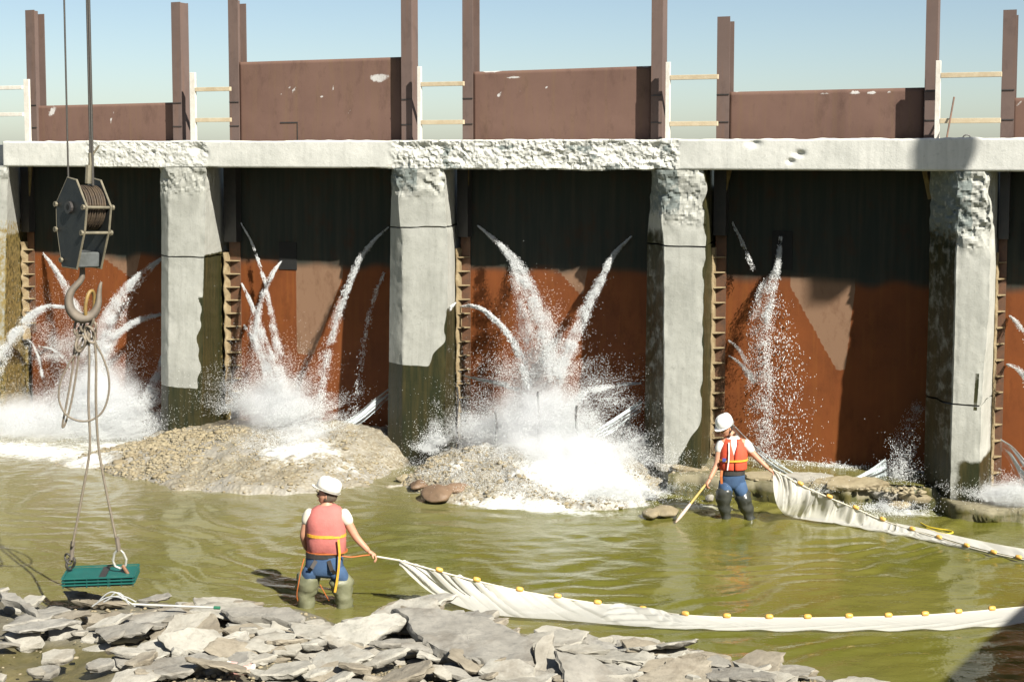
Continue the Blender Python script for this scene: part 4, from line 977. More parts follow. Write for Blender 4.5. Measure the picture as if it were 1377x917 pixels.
def plate(name, x0, mat, th=.02, scale=1.0):
    bm = bmesh.new(); a = [bm.verts.new(bl(x0-th/2, HW*p*scale, q*scale)) for p, q in outl]; b = [bm.verts.new(bl(x0+th/2, HW*p*scale, q*scale)) for p, q in outl]
    bm.faces.new(a); bm.faces.new(b[::-1]); n = len(a)
    for i in range(n): bm.faces.new((a[i], b[i], b[(i+1) % n], a[(i+1) % n]))
    o = obj(name, bm, mat, blk)
    bm = bmesh.new(); tube(bm, [bl(x0, HW*p*1.01, q*1.01) for p, q in outl], .013, 6, False, True); obj('edge_strap', bm, MAT['edge'], o)
    return o
pls = [plate('cheek_plate', -GAP, MAT['cheek']), plate('cheek_plate', GAP, MAT['cheek'])]
def disc(bm, c, r, th, seg=28, groove=0.0):
    rings = []
    for x, rr in ((-th/2, r), (-th/4, r), (0, r-groove), (th/4, r), (th/2, r)):
        rings.append([bl(c[0]+x, c[1]+rr*math.cos(2*math.pi*i/seg), c[2]+rr*math.sin(2*math.pi*i/seg)) for i in range(seg)])
    loft(bm, rings)
for x0 in (-.07, -.015, .04, .09):
    bm = bmesh.new(); disc(bm, (x0*1.15, 0, .17), .25, .048, 32, .022); obj('sheave', bm, MAT['sheave'], blk, smooth_shade=False)
bm = bmesh.new(); tube(bm, [bl(-GAP-.05, 0, .17), bl(GAP+.05, 0, .17)], .035, 12); tube(bm, [bl(-GAP-.05, 0, .17), bl(-GAP-.02, 0, .17)], .07, 14); obj('axle', bm, MAT['dark_steel'], blk)
for p, q in ((.93, .19), (.88, -.09), (-.93, .19), (-.88, -.09), (.45, -.42)):
    bm = bmesh.new(); tube(bm, [bl(-GAP-.045, HW*p, q), bl(GAP+.045, HW*p, q)], .017, 8)
    for e in (-1, 1): tube(bm, [bl(e*(GAP+.02), HW*p, q), bl(e*(GAP+.045), HW*p, q)], .03, 8)
    obj('tie_bolt', bm, MAT['edge'], blk)
bm = bmesh.new(); box(bm, bl(0, 0, -.40), (GAP*1.7, HW*1.0, .17), tiltm @ Rz); bevel(bm, .015); obj('swivel_block', bm, simple('grey swivel', (.12, .13, .13), (.07, .075, .07), 9, .45, .3), blk)
# hook: shank and curved throat, seen from its side
hk = [(0, -.40), (0, -.50), (-.03, -.56), (-.115, -.64), (-.15, -.73), (-.13, -.83), (-.05, -.90), (.04, -.905), (.12, -.86), (.165, -.77), (.175, -.68), (.19, -.60), (.205, -.565)]
hr = [.045, .05, .055, .066, .076, .088, .10, .095, .08, .06, .045, .033, .018]
hr = [(b*.62, b*.98) for b in hr]
bm = bmesh.new(); tube(bm, catmull([(x*1.0, 0, z*1.17) for x, z in hk], 3), [(a[0]*(1-f)+b[0]*f, a[1]*(1-f)+b[1]*f) for a, b in zip(hr[:-1], hr[1:]) for f in (0, 1/3, 2/3)] + [hr[-1]], 12)
for v in bm.verts: v.co = Matrix.Rotation(R(14), 3, 'Z') @ v.co + bl(0, 0, -.46) - Vector((0, 0, -.46))
obj('hook', bm, MAT['hook'], blk, smooth_shade=True)
# hoist ropes running up out of the picture, becket above the block
TOPZ = 20
for x0, x1, y1, r in ((92, 92, 245, .0105), (125, 125, 250, .016), (122, 122, 235, .012)):
    A = lb(x1, y1); bm = bmesh.new(); tube(bm, [A, A+Vector((0, 0, TOPZ-base.z-A.z))], r, 8); obj('hoist_rope', bm, MAT['rope'], blk)
bm = bmesh.new(); A = lb(121, 232); tube(bm, [lb(133, 196), lb(122, 212), lb(119, 226)], .012, 6); tube(bm, [lb(120, 222), lb(119, 247)], .04, 8); tube(bm, [lb(121, 206), lb(122, 226)], .022, 8)
obj('becket', bm, MAT['edge'], blk)
# ---- slings hung on the hook
q = hp(113, 420)
sg = thing('wire_sling', 'bundle of grey wire slings with a yellow ring hanging from the crane hook', 'sling', q)
def ls(x, y, dy=0.0): return hp(x, y, dy)-q
bm = bmesh.new(); ring = [ls(121+6.5*math.sin(a)*.9+2*math.cos(a), 411-20*math.cos(a), .06*math.sin(a)) for a in np.linspace(0, 2*math.pi, 25)[:-1]]
tube(bm, ring, .021, 10, False, True); obj('master_ring', bm, MAT['ring'], sg, smooth_shade=True)
def link(bm, x, y, rx, ry, rot, r=.014, dy=0):
    tube(bm, [ls(x+rx*math.cos(a)*math.cos(rot)-ry*math.sin(a)*math.sin(rot), y+rx*math.cos(a)*math.sin(rot)+ry*math.sin(a)*math.cos(rot), dy+.02*math.sin(a*2)) for a in np.linspace(0, 2*math.pi, 19)[:-1]], r, 8, False, True)
for x, y, rx, ry, rot, dy in ((117, 434, 7, 13, .5, 0), (107, 437, 6, 14, .3, .03), (121, 450, 6, 12, -.4, -.02), (112, 456, 7, 13, .5, .02), (124, 444, 5, 12, .1, .04), (108, 462, 6, 11, .3, -.03)):
    bm = bmesh.new(); link(bm, x, y, rx, ry, rot, .015, dy); obj('chain_link', bm, MAT['sling'], sg, smooth_shade=True)
for pts, r in (([(118, 440, 0), (120, 480, 0), (119, 540, .02), (121, 590, 0), (119, 618, 0), (110, 668, -.02), (101, 715, -.04), (97, 735, -.05)], .0145),
               ([(124, 440, 0), (129, 480, 0), (129, 540, 0), (132, 596, .02), (139, 640, 0), (149, 690, 0), (157, 728, 0), (160, 738, 0)], .0145),
               ([(106, 440, .02), (100, 470, .03), (97, 500, .03), (90, 540, .03), (84, 572, .03), (88, 569, .04), (96, 540, .05), (103, 500, .04), (107, 470, .02)], .0125),
               ([(112, 455, .0), (104, 472, .0), (92, 490, -.02), (82, 512, -.03), (79, 535, -.03), (87, 555, -.03), (103, 565, -.02), (122, 565, 0), (138, 553, .02), (146, 530, .03), (146, 505, .03), (139, 482, .02), (130, 464, 0), (124, 450, 0)], .0115)):
    bm = bmesh.new(); tube(bm, catmull([ls(*p) for p in pts], 6), r, 8); obj('wire_leg', bm, MAT['sling'], sg, smooth_shade=True)
for (xa, ya), (xb, yb) in (((98, 728), (96, 752)), ((157, 722), (160, 740))):
    bm = bmesh.new(); tube(bm, [ls(xa, ya), ls(xb, yb)], .026, 8); obj('ferrule', bm, MAT['hook'], sg)
bm = bmesh.new(); tube(bm, [ls(160+x, 752+y) for x, y in ((0, -15), (-6, -8), (-8, 2), (-5, 9), (2, 12), (9, 8), (10, 0), (6, -9))], .014, 8, False, True); obj('thimble', bm, simple('galvanised thimble', (.42, .42, .38), (.3, .3, .27), 20, .45, .4), sg)
bm = bmesh.new(); tube(bm, [ls(165, 760), ls(168, 765, -.02), ls(177, 779, -.03)], .020, 8); obj('hook_link', bm, simple('rusty link', (.20, .09, .04), (.12, .06, .03), 20, .7), sg)
bm = bmesh.new(); link(bm, 95, 757, 5, 8, .4, .016); link(bm, 92, 751, 4, 7, -.4, .012); obj('shackle', bm, MAT['rope'], sg)
# ---- three flat trays bound into one stack
MAT['tray'] = simple('teal plastic', (.008, .098, .082), (.007, .075, .064), 5, .45)
MAT['tray_dark'] = simple('dark teal gap', (.006, .035, .03), (.008, .045, .04), 5, .6)
c0 = [hp(85, 768), hp(172, 774), hp(187, 764), hp(106, 760.5)]
w_ = (c0[1]-c0[0]).length
a_ = Vector((c0[1].x-c0[0].x, .13*w_, 0)).normalized(); b_ = Vector((-a_.y, a_.x, 0)); ctr = hp(136, 767)
ctr.z -= 0
for i in range(3):
    z0 = -.036*i - .03
    t = thing('tray', ('top teal plastic tray of the stack slung under the crane hook', 'middle teal tray of the slung stack', 'bottom teal tray of the slung stack')[i], 'tray', ctr+Vector((0, 0, z0)), math.atan2(a_.y, a_.x), 'teal trays slung under the crane hook')
    bm = bmesh.new(); LX, LY = .78, .50
    box(bm, (0, 0, .004), (LX-.03, LY-.03, .008)); obj('deck', bm, MAT['tray'], t)
    bm = bmesh.new()
    for x, y, sx, sy in ((0, -LY/2, LX, .022), (0, LY/2, LX, .022), (-LX/2, 0, .022, LY-.024), (LX/2, 0, .022, LY-.024)): box(bm, (x, y, .018), (sx, sy, .012))
    obj('rim', bm, MAT['tray'], t)
    bm = bmesh.new()
    for x in np.linspace(-LX/2+.01, LX/2-.01, 7):
        for y in (-LY/2+.004, LY/2-.004): box(bm, (x, y, -.003), (.012, .01, .03))
    box(bm, (0, 0, -.008), (LX-.05, LY-.05, .014)); obj('rib_frame', bm, MAT['tray_dark'], t)
    if i == 0:
        bm = bmesh.new(); box(bm, (.04, .0, .0145), (.075, LY*.82, .012)); obj('strap', bm, MAT['dark_steel'], t)
        bm = bmesh.new()
        for x in (-.12, .11): box(bm, (x, -LY/2-.015, -.03), (.008, .006, .11))
        obj('tie_line', bm, MAT['tray'], t)
# ---- octagonal body added off frame right, to shadow the deck above the last pier
u_, z_ = on_dam(1270, 216, 0); P0 = dam(u_, 0, z_) + SUN*11.5
bk = thing('concrete_bucket', 'steel concrete bucket hanging on a rope high beside the right bank', 'bucket', P0)
bm = bmesh.new(); loft(bm, [[Vector((r*math.cos(a), r*math.sin(a), z)) for a in np.linspace(0, 2*math.pi, 9)[:-1]] for r, z in ((.14, -.36), (.245, -.2), (.26, .5), (.2, .75))]); obj('shell', bm, MAT['bracket'], bk)
bm = bmesh.new(); tube(bm, [Vector((0, 0, .75)), Vector((0, 0, 7))], .012, 6); obj('rope', bm, MAT['rope'], bk)
# ================================================================== people
MAT['skin'] = simple('sunburnt skin', (.42, .22, .14), (.36, .18, .11), 14, .55)
MAT['hat'] = simple('white hard hat shell', (.62, .60, .54), (.55, .53, .47), 6, .35)
MAT['hat_far'] = simple('bright hard hat shell', (.66, .66, .65), (.6, .6, .58), 6, .3)
MAT['vest_pink'] = simple('faded red vest', (.43, .135, .115), (.37, .11, .095), 9, .85, 0, .4, 30)
MAT['vest_red'] = simple('orange red vest', (.58, .075, .03), (.48, .055, .025), 9, .75, 0, .4, 30)
MAT['strap_y'] = simple('yellow strap', (.60, .33, .03), (.5, .25, .02), 20, .7)
MAT['strap_o'] = simple('orange strap', (.40, .11, .02), (.3, .085, .02), 20, .7)
MAT['jeans'] = simple('blue denim', (.038, .082, .16), (.024, .052, .11), 8, .9, 0, .4, 60)
MAT['wader_tan'] = simple('olive tan waders', (.16, .16, .095), (.10, .105, .06), 7, .5, 0, .5, 25)
MAT['wader_black'] = simple('wet black waders', (.022, .025, .022), (.05, .052, .045), 7, .3, 0, .5, 25)
MAT['shirt'] = simple('cream cotton', (.55, .51, .42), (.48, .44, .36), 10, .9)
MAT['shirt_white'] = simple('white cotton', (.62, .61, .58), (.52, .51, .48), 10, .9)
MAT['hair'] = simple('grey brown hair', (.10, .075, .05), (.06, .045, .03), 40, .8)
MAT['hair_dark'] = simple('dark hair', (.015, .012, .01), (.03, .022, .016), 40, .7)
def skinned(chains, subd=2):
    """chains: list of [(point, radius or (rx, ry)), ...]; the first may branch: ('node', i) refers to an earlier point. Returns a mesh."""
    bm_out = bmesh.new()
    for verts, edges in chains:
        me = bpy.data.meshes.new('tmp'); me.from_pydata([v[0] for v in verts], edges, []); o = bpy.data.objects.new('tmp', me); COL.objects.link(o)
        md = o.modifiers.new('s', 'SKIN'); md.use_smooth_shade = True; md.branch_smoothing = .6
        ss = o.modifiers.new('u', 'SUBSURF'); ss.levels = subd; ss.render_levels = subd
        sv = me.skin_vertices[0].data
        for i, v in enumerate(verts):
            r = v[1]; sv[i].radius = r if isinstance(r, tuple) else (r, r); sv[i].use_root = (i == 0)
        dg = bpy.context.evaluated_depsgraph_get(); ev = o.evaluated_get(dg); m2 = bpy.data.meshes.new_from_object(ev)
        bm_out.from_mesh(m2); bpy.data.objects.remove(o); bpy.data.meshes.remove(me); bpy.data.meshes.remove(m2)
    return bm_out
def chain(pts): return (pts, [(i, i+1) for i in range(len(pts)-1)])
def hand_chains(wrist, d, palm_n, curl, side=1, s=1.0):
    """palm and five fingers; d: direction of the hand, palm_n: the side the fingers curl to"""
    d = Vector(d).normalized(); n = Vector(palm_n); n = (n-d*n.dot(d)).normalized(); x = d.cross(n)*side
    w = Vector(wrist); out = []
    out.append(chain([(w-d*.02, .026*s), (w+d*.04*s, (.034*s, .020*s)), (w+d*.085*s, (.038*s, .017*s))]))
    for k, (off, ln) in enumerate(((-.030, .068), (-.010, .080), (.011, .076), (.030, .060))):
        p = w + d*.075*s + x*off*s; pts = [(p, .0095*s)]; a = .25
        for j, f in enumerate((.45, .32, .23)):
            a += curl*(.9 if j else .7); p = p + (d*math.cos(a)+n*math.sin(a))*ln*f*s*1.1; pts.append((p, (.0092-.0008*j)*s))
        out.append(chain(pts))
    p = w + d*.03*s - x*.03*s; q = p + (d*.6-x*.55+n*.45).normalized()*.038*s; r = q + (d*.75+n*.75+x*.1).normalized()*.034*s
    out.append(chain([(p, .0125*s), (q, .011*s), (r, .009*s)]))
    return out
def head_bm(bm, c, fwd, up, r=1.0):
    fwd = Vector(fwd).normalized(); up = Vector(up); up = (up-fwd*up.dot(fwd)).normalized(); rt = fwd.cross(up)
    Mx = Matrix((rt, fwd, up)).transposed().to_4x4(); Mx.translation = Vector(c)
    r0 = bmesh.ops.create_uvsphere(bm, u_segments=24, v_segments=18, radius=1)['verts']
    for v in r0:
        x, y, z = v.co; 
        w = 1 - .28*max(0, -z)**1.5; yy = y*(.098 if y > 0 else .105)
        if z < -.1 and y < 0: yy *= 1-.35*min(1, -z)
        v.co = Vector((x*.076*w, yy*(1-.12*max(0, -z)) + (.012 if z < -.5 and y > 0 else 0), z*.118))
        if y > .6 and abs(x) < .22 and -.25 < z < .2: v.co.y += .022*(1-abs(x)/.22)*(1-abs(z+.1)/.3 if abs(z+.1) < .3 else 0)
        if y > .5 and .05 < z < .3 and .2 < abs(x) < .6: v.co.y -= .008
        if y > .6 and abs(x) < .35 and -.62 < z < -.45: v.co.y += .006
        v.co *= r
    for sd in (-1, 1):
        e = bmesh.ops.create_uvsphere(bm, u_segments=10, v_segments=8, radius=1)['verts']
        for v in e: v.co = Vector((sd*.078*r+v.co.x*.012, -.008+v.co.y*.022, -.005+v.co.z*.034))
        r0 = r0+e
    for v in r0: v.co = Mx @ v.co
    return Mx
def add_head_parts(t, Mx, hair, hat_mat, hat_tilt, r=1.0, long_hair=False, brim_front=.045):
    bm = bmesh.new()
    for sd in (-1, 1):
        e = bmesh.ops.create_uvsphere(bm, u_segments=8, v_segments=6, radius=.011)['verts']
        for v in e: v.co = Mx @ (v.co+Vector((sd*.030, .088, .012))*r)
    obj('eyes', bm, MAT['hair_dark'], t, smooth_shade=True)
    bm = bmesh.new(); tube(bm, [Mx @ (Vector((x, .088-.25*x*x*20*.1, -.062))*r) for x in (-.022, -.01, .01, .022)], .0045, 6); obj('mouth', bm, simple('lips', (.25, .09, .07), (.2, .07, .05)), t)
    bm = bmesh.new(); e = bmesh.ops.create_uvsphere(bm, u_segments=24, v_segments=16, radius=1)['verts']
    for v in e:
        x, y, z = v.co; v.co = Vector((x*.086, y*.112-.008, z*.112+.006)); 
        if y > .25 and z < .6: v.co = Vector((x*.05, .03, z*.08))
        if z < -.3: v.co.z = max(v.co.z, -.11 if long_hair else -.062)
    for v in e: v.co = Mx @ (v.co*r)
    obj('hair', bm, hair, t, smooth_shade=True)
    # hard hat: dome, rim with peak, low crown ridge
    H = Mx @ Matrix.Translation(Vector((0, -.008, .056))*r) @ Matrix.Rotation(hat_tilt, 4, 'X')
    bm = bmesh.new(); seg = 32; rings = []
    prof = [(1.0, 0.0), (1.0, .25), (.97, .5), (.88, .74), (.70, .90), (.42, .985), (.14, 1.0)]
    for q, h in prof: rings.append([H @ (Vector((.112*q*math.cos(a), .136*q*math.sin(a), .138*h + (.009 if abs(math.cos(a)) < .22 else 0)*(h > .3)))*r) for a in np.linspace(0, 2*math.pi, seg+1)[:-1]])
    loft(bm, rings, True)
    hat = obj('hard_hat', bm, hat_mat, t, smooth_shade=True)
    bm = bmesh.new(); rings = []
    for q, z in ((1.0, .008), (1.0, 0), (.0, -.004), (.0, .006)):
        rings.append([H @ (Vector(((.112+.009*(q))*math.cos(a), (.136+(.010+ brim_front*max(0, math.sin(a))**1.5)*q)*math.sin(a), z-.012*max(0, math.sin(a))*q))*r) for a in np.linspace(0, 2*math.pi, seg+1)[:-1]])
    loft(bm, rings, False); 
    obj('brim', bm, hat_mat, hat, smooth_shade=True)
def ring_pts(c, rx, ry, yaw=0.0, tilt=(0, 0), seg=24, pw=.85):
    out = []
    for k in range(seg):
        a = 2*math.pi*k/seg; ca, sa = math.cos(a), math.sin(a)
        x = rx*math.copysign(abs(ca)**pw, ca); y = ry*math.copysign(abs(sa)**pw, sa)
        out.append(Vector(c)+Vector((x*math.cos(yaw)-y*math.sin(yaw), x*math.sin(yaw)+y*math.cos(yaw), x*tilt[0]+y*tilt[1])))
    return out
def torso_vest(t, name, mat, rows, yaw=0, th=.02):
    bm = bmesh.new(); loft(bm, [ring_pts(c, rx, ry, yaw, tl) for c, rx, ry, tl in rows], True)
    o = obj(name, bm, mat, t, smooth_shade=True); return o
def cloth_noise(o, amp, sc, seed):
    me = o.data; n = len(me.vertices); co = np.empty(n*3, np.float32); me.vertices.foreach_get('co', co); co = co.reshape(-1, 3); no = np.array([v.normal[:] for v in me.vertices])
    co = co + no*(amp*fbm(co*np.array([1, 1, 1.9]), sc, 3, seed))[:, None]; me.vertices.foreach_set('co', np.ascontiguousarray(co, np.float32).ravel()); me.update()
def leg_cloth(t, name, mat, legs, amp=.008, sc=9, seed=0, pelvis=None):
    """legs: list of chains; pelvis joins them"""
    out = []
    for L_ in legs: out.append(chain(L_))
    o = obj(name, skinned(out, 2), mat, t, smooth_shade=True); cloth_noise(o, amp, sc, seed); return o
def ribbon(bm, pts, w, nrm, th=.006):
    vs = []
    n_ = Vector(nrm).normalized()
    P_ = [Vector(p) for p in pts]
    for i, p in enumerate(P_):
        tg = (P_[min(i+1, len(P_)-1)]-P_[max(i-1, 0)]).normalized(); s = tg.cross(n_).normalized()*w/2
        vs.append([bm.verts.new(p+s+n_*th/2), bm.verts.new(p-s+n_*th/2), bm.verts.new(p-s-n_*th/2), bm.verts.new(p+s-n_*th/2)])
    for a, b in zip(vs[:-1], vs[1:]):
        for k_ in range(4): bm.faces.new((a[k_], a[(k_+1) % 4], b[(k_+1) % 4], b[k_]))
    bm.faces.new(vs[0]); bm.faces.new(vs[-1][::-1])
# ------------------------------------------------------------------ the near worker, seen from behind, facing the dam
p1 = on_z(435, 815, 0); K1 = p1.y/F*1.003
def w1(x, y, dy=0.0): return Vector(((x-435)*K1, dy, (815-y)*K1))       # photograph pixels -> local metres
P1 = thing('person', 'worker with back turned in a faded pink vest and tan waders, holding the near net', 'person', p1)
hc1 = w1(440.5, 661, .02)
nodes = [(w1(437, 748), (.155, .115)), (w1(438, 722, -.01), (.145, .105)), (w1(440, 695, -.02), (.175, .115)), (w1(441, 681, -.01), (.13, .09)), (w1(442, 673, .0), (.058, .058)), (w1(441.5, 664, .015), (.052, .052)),
         (w1(424, 683, -.01), .072), (w1(415, 693, -.01), .060), (w1(408, 717, .0), .045), (w1(410, 738, .13), .034),
         (w1(459, 683, -.01), .072), (w1(467, 693, -.01), .060), (w1(481, 719, -.02), .046), (w1(499, 738, -.04), .032),
         (w1(425, 760), .08), (w1(414, 785, .03), .06), (w1(414, 815), .06), (w1(413, 850), .055),
         (w1(449, 760), .08), (w1(460, 785, .03), .06), (w1(462, 815), .055), (w1(463, 850), .05)]
edges = [(0, 1), (1, 2), (2, 3), (3, 4), (4, 5), (3, 6), (6, 7), (7, 8), (8, 9), (3, 10), (10, 11), (11, 12), (12, 13), (0, 14), (14, 15), (15, 16), (16, 17), (0, 18), (18, 19), (19, 20), (20, 21)]
bm = skinned([(nodes, edges)] + hand_chains(nodes[13][0], w1(508, 743, -.05)-w1(499, 738, -.04), (0, -.3, -1), .75, 1, 1.08) + hand_chains(nodes[9][0], (.25, .5, -.45), (.8, 0, 0), .45, -1, 1.05), 2)
fwd1 = Vector((-1, -.06, .10)); Mx1 = head_bm(bm, hc1, fwd1, (.10, .0, 1), 1.02)
obj('body', bm, MAT['skin'], P1, smooth_shade=True)
add_head_parts(P1, Mx1, MAT['hair'], MAT['hat'], R(15), 1.08, brim_front=.035)
v = torso_vest(P1, 'life_vest', MAT['vest_pink'], [(w1(440.5, 738), .225, .15, (0, 0)), (w1(440.5, 736.5), .237, .162, (0, 0)), (w1(440.5, 722, -.01), .228, .158, (0, 0)), (w1(440, 706, -.02), .222, .16, (0, 0)), (w1(439.5, 692, -.02), .215, .155, (0, 0)), (w1(439.5, 684, -.015), .20, .14, (0, 0)), (w1(440, 677.5, -.01), .165, .11, (0, 0)), (w1(441, 673, -.005), .085, .075, (0, 0))])
cloth_noise(v, .02, 5, 3)
def strap_ring(parent, name, mat, c, rx, ry, h, tilt=(0, 0), seg=28):
    bm = bmesh.new(); a = [ring_pts(Vector(c)+Vector((0, 0, z)), rx+e, ry+e, 0, tilt, seg) for z, e in ((-h/2, -.01), (-h/2, .006), (h/2, .006), (h/2, -.01))]
    loft(bm, a, False); return obj(name, bm, mat, parent, smooth_shade=False)
strap_ring(v, 'waist_strap', MAT['strap_y'], w1(440.2, 713.5, -.015), .226, .162, .034, (-.02, 0))
strap_ring(v, 'hem_piping', MAT['strap_o'], w1(440.5, 737.3), .238, .163, .014)
bm = bmesh.new(); ribbon(bm, [w1(459, 716, -.185), w1(460.5, 735, -.19), w1(459, 755, -.18), w1(456, 775, -.16), w1(453, 790, -.15)], .026, (0.1, -1, 0)); obj('hanging_strap', bm, MAT['strap_y'], v)
for sd, pts in (('a', [(w1(423, 680, -.01), .083), (w1(415.5, 690, -.01), .082), (w1(411.5, 703, -.005), .070)]), ('b', [(w1(459, 680, -.01), .083), (w1(467, 691, -.01), .080), (w1(473, 703, -.015), .068)])):
    o = obj('shirt_sleeve', skinned([chain(pts)], 2), MAT['shirt'], P1, smooth_shade=True)
def trousers(t, hips, legs, seed):
    bm = bmesh.new(); loft(bm, [ring_pts(c, rx, ry) for c, rx, ry in hips], True)
    for lg in legs: loft(bm, [ring_pts(c, rx, ry, 0, (0, 0), 24, 1.0) for c, rx, ry in lg], True)
    o = obj('jeans', bm, MAT['jeans'], t, smooth_shade=True); cloth_noise(o, .016, 7, seed); return o
j = trousers(P1, [(w1(438, 735), .185, .13), (w1(437, 744), .212, .155), (w1(437, 756), .225, .165), (w1(437, 766), .222, .155), (w1(437, 772), .15, .12)],
             [[(w1(424, 758), .12, .14), (w1(421, 768, -.01), .125, .135), (w1(416, 777, .01), .112, .115), (w1(414, 784, .02), .10, .10)], [(w1(450, 758), .12, .14), (w1(453, 768, -.01), .125, .135), (w1(458, 777, .01), .112, .115), (w1(460, 784, .02), .10, .10)]], 5)
strap_ring(j, 'belt', MAT['dark_steel'], w1(437, 741), .212, .158, .06)
for c_ in ([(w1(417, 764, -.01), .165), (w1(413, 785, .015), .150), (w1(411, 798, .01), .120), (w1(412, 815), .092), (w1(412, 850), .09)], [(w1(455, 770, -.01), .160), (w1(461, 788, .015), .148), (w1(463, 800, .01), .120), (w1(463, 815), .092), (w1(463, 850), .09)]):
    o = leg_cloth(P1, 'wader', MAT['wader_tan'], [c_], .026, 9, 7)
    bm = bmesh.new(); a_, b_ = c_[0][0], w1(428 if c_[0][0].x < 0 else 445, 746, -.12); ribbon(bm, [a_+Vector((.0, -.12, .03)), (a_+b_)/2+Vector((0, -.14, 0)), b_+Vector((0, -.04, 0))], .045, (0, -1, 0)); obj('wader_strap', bm, MAT['hair_dark'], o)
for pts, r in (([w1(411, 745, -.10), w1(407, 760, -.12), w1(403, 780, -.12), w1(400, 797, -.08), w1(402, 812, -.02)], .007), ([w1(432, 782, -.08), w1(437, 793, -.06), w1(443, 806, -.02)], .006), ([w1(462, 741, -.12), w1(475, 743, -.1), w1(490, 742, -.07), w1(504, 741, -.06)], .008)):
    bm = bmesh.new(); tube(bm, catmull(pts, 5), r, 6); obj('orange_cord', bm, MAT['strap_o'], P1)
# ------------------------------------------------------------------ the far worker, facing the camera
p2 = on_z(988, 697, 0); K2 = p2.y/F*1.003
def w2(x, y, dy=0.0): return Vector(((x-988)*K2, dy, (697-y)*K2))
P2 = thing('person', 'worker in orange vest and black waders looking down, holding the far net', 'person', p2)
nodes = [(w2(984, 640), (.145, .11)), (w2(984, 620), (.13, .10)), (w2(985, 602), (.165, .11)), (w2(985, 590), (.12, .085)), (w2(983, 583, -.02), (.055, .055)), (w2(978, 575, -.06), (.05, .05)),
         (w2(971, 591), .068), (w2(966, 599), .056), (w2(962, 622, -.04), .043), (w2(951, 641, -.14), .031),
         (w2(999, 591), .068), (w2(1004, 599), .058), (w2(1019, 615, -.04), .044), (w2(1032, 627, -.08), .031),
         (w2(977, 651), .07), (w2(973, 672, -.05), .055), (w2(976, 697), .055), (w2(978, 725), .05),
         (w2(993, 651), .07), (w2(1000, 672, -.05), .055), (w2(1008, 697), .055), (w2(1012, 725), .05)]
bm = skinned([(nodes, edges)] + hand_chains(nodes[13][0], w2(1038, 631, -.1)-w2(1032, 627, -.08), (0, .2, -1), .8, -1, 1.08) + hand_chains(nodes[9][0], (-.5, -.3, -.6), (.7, .3, -.4), .9, 1, 1.08), 2)
hc2 = w2(973, 571.5, -.07); fwd2 = Vector((-.62, -.66, -.42)); Mx2 = head_bm(bm, hc2, fwd2, (-.25, -.2, 1), 1.0)
obj('body', bm, MAT['skin'], P2, smooth_shade=True)
add_head_parts(P2, Mx2, MAT['hair_dark'], MAT['hat_far'], R(4), 1.06, True, .045)
sh = torso_vest(P2, 'shirt', MAT['shirt_white'], [(w2(984, 622), .16, .11, (0, 0)), (w2(985, 605), .185, .12, (0, 0)), (w2(985, 596), .18, .115, (0, 0)), (w2(984.5, 588), .13, .095, (0, 0)), (w2(984, 583.5), .07, .07, (0, 0))])
for pts in ([(w2(972, 589), .076), (w2(966, 598), .074), (w2(964, 608, -.01), .062)], [(w2(998, 588.5), .078), (w2(1005, 598), .076), (w2(1012, 607, -.02), .062)]):
    obj('shirt_sleeve', skinned([chain(pts)], 2), MAT['shirt_white'], P2, smooth_shade=True)
# vest: two front panels and a back, open V at the neck
bm = bmesh.new(); rows = [(628.5, .195, .150), (627, .205, .160), (618, .205, .162), (608, .203, .160), (600, .190, .150), (592, .150, .128), (586, .115, .10)]
rg = []
for y, rx, ry in rows:
    rr = []
    for a in np.linspace(-math.pi/2+.03+.30*smooth(606, 588, np.float64(y)), 1.5*math.pi-.03-.30*smooth(606, 588, np.float64(y)), 40):
        rr.append(Vector((rx*math.copysign(abs(math.cos(a))**.85, math.cos(a)), ry*math.copysign(abs(math.sin(a))**.85, math.sin(a)), 0)) + w2(984.5, y))
    rg.append(rr)
vs = [[bm.verts.new(p) for p in r] for r in rg]
for a, b in zip(vs[:-1], vs[1:]):
    for k_ in range(39): bm.faces.new((a[k_], a[k_+1], b[k_+1], b[k_]))
v2 = obj('life_vest', bm, MAT['vest_red'], P2, smooth_shade=True); md = v2.modifiers.new('pad', 'SOLIDIFY'); md.thickness = .035; md.offset = -1
cloth_noise(v2, .010, 7, 9)
strap_ring(v2, 'waist_strap', MAT['strap_y'], w2(984.5, 615), .210, .166, .026, (.02, 0))
bm = bmesh.new(); box(bm, w2(970.5, 613, -.165), (.05, .03, .045)); obj('buckle', bm, simple('blue buckle', (.03, .05, .22), (.03, .05, .2)), v2)
bm = bmesh.new(); ribbon(bm, [w2(977, 590, -.13), w2(977, 603, -.17), w2(976.5, 614, -.178), w2(975, 627, -.17)], .018, (0, -1, 0)); obj('zip_tape', bm, MAT['shirt_white'], v2)
bm = bmesh.new(); ribbon(bm, [w2(968, 628, -.13), w2(967, 636, -.15), w2(968, 646, -.14)], .034, (0, -1, 0)); obj('hanging_strap', bm, MAT['strap_o'], v2)
j = trousers(P2, [(w2(984, 627), .165, .125), (w2(984, 636), .175, .132), (w2(984, 648), .18, .135), (w2(984.5, 655), .12, .10)],
             [[(w2(976, 645), .10, .12), (w2(975, 655, -.02), .105, .115), (w2(972.5, 668, -.045), .092, .095)], [(w2(993, 645), .10, .12), (w2(994.5, 655, -.02), .108, .115), (w2(999, 668, -.045), .095, .095)]], 6)
strap_ring(j, 'belt', MAT['dark_steel'], w2(984, 632), .174, .132, .07)
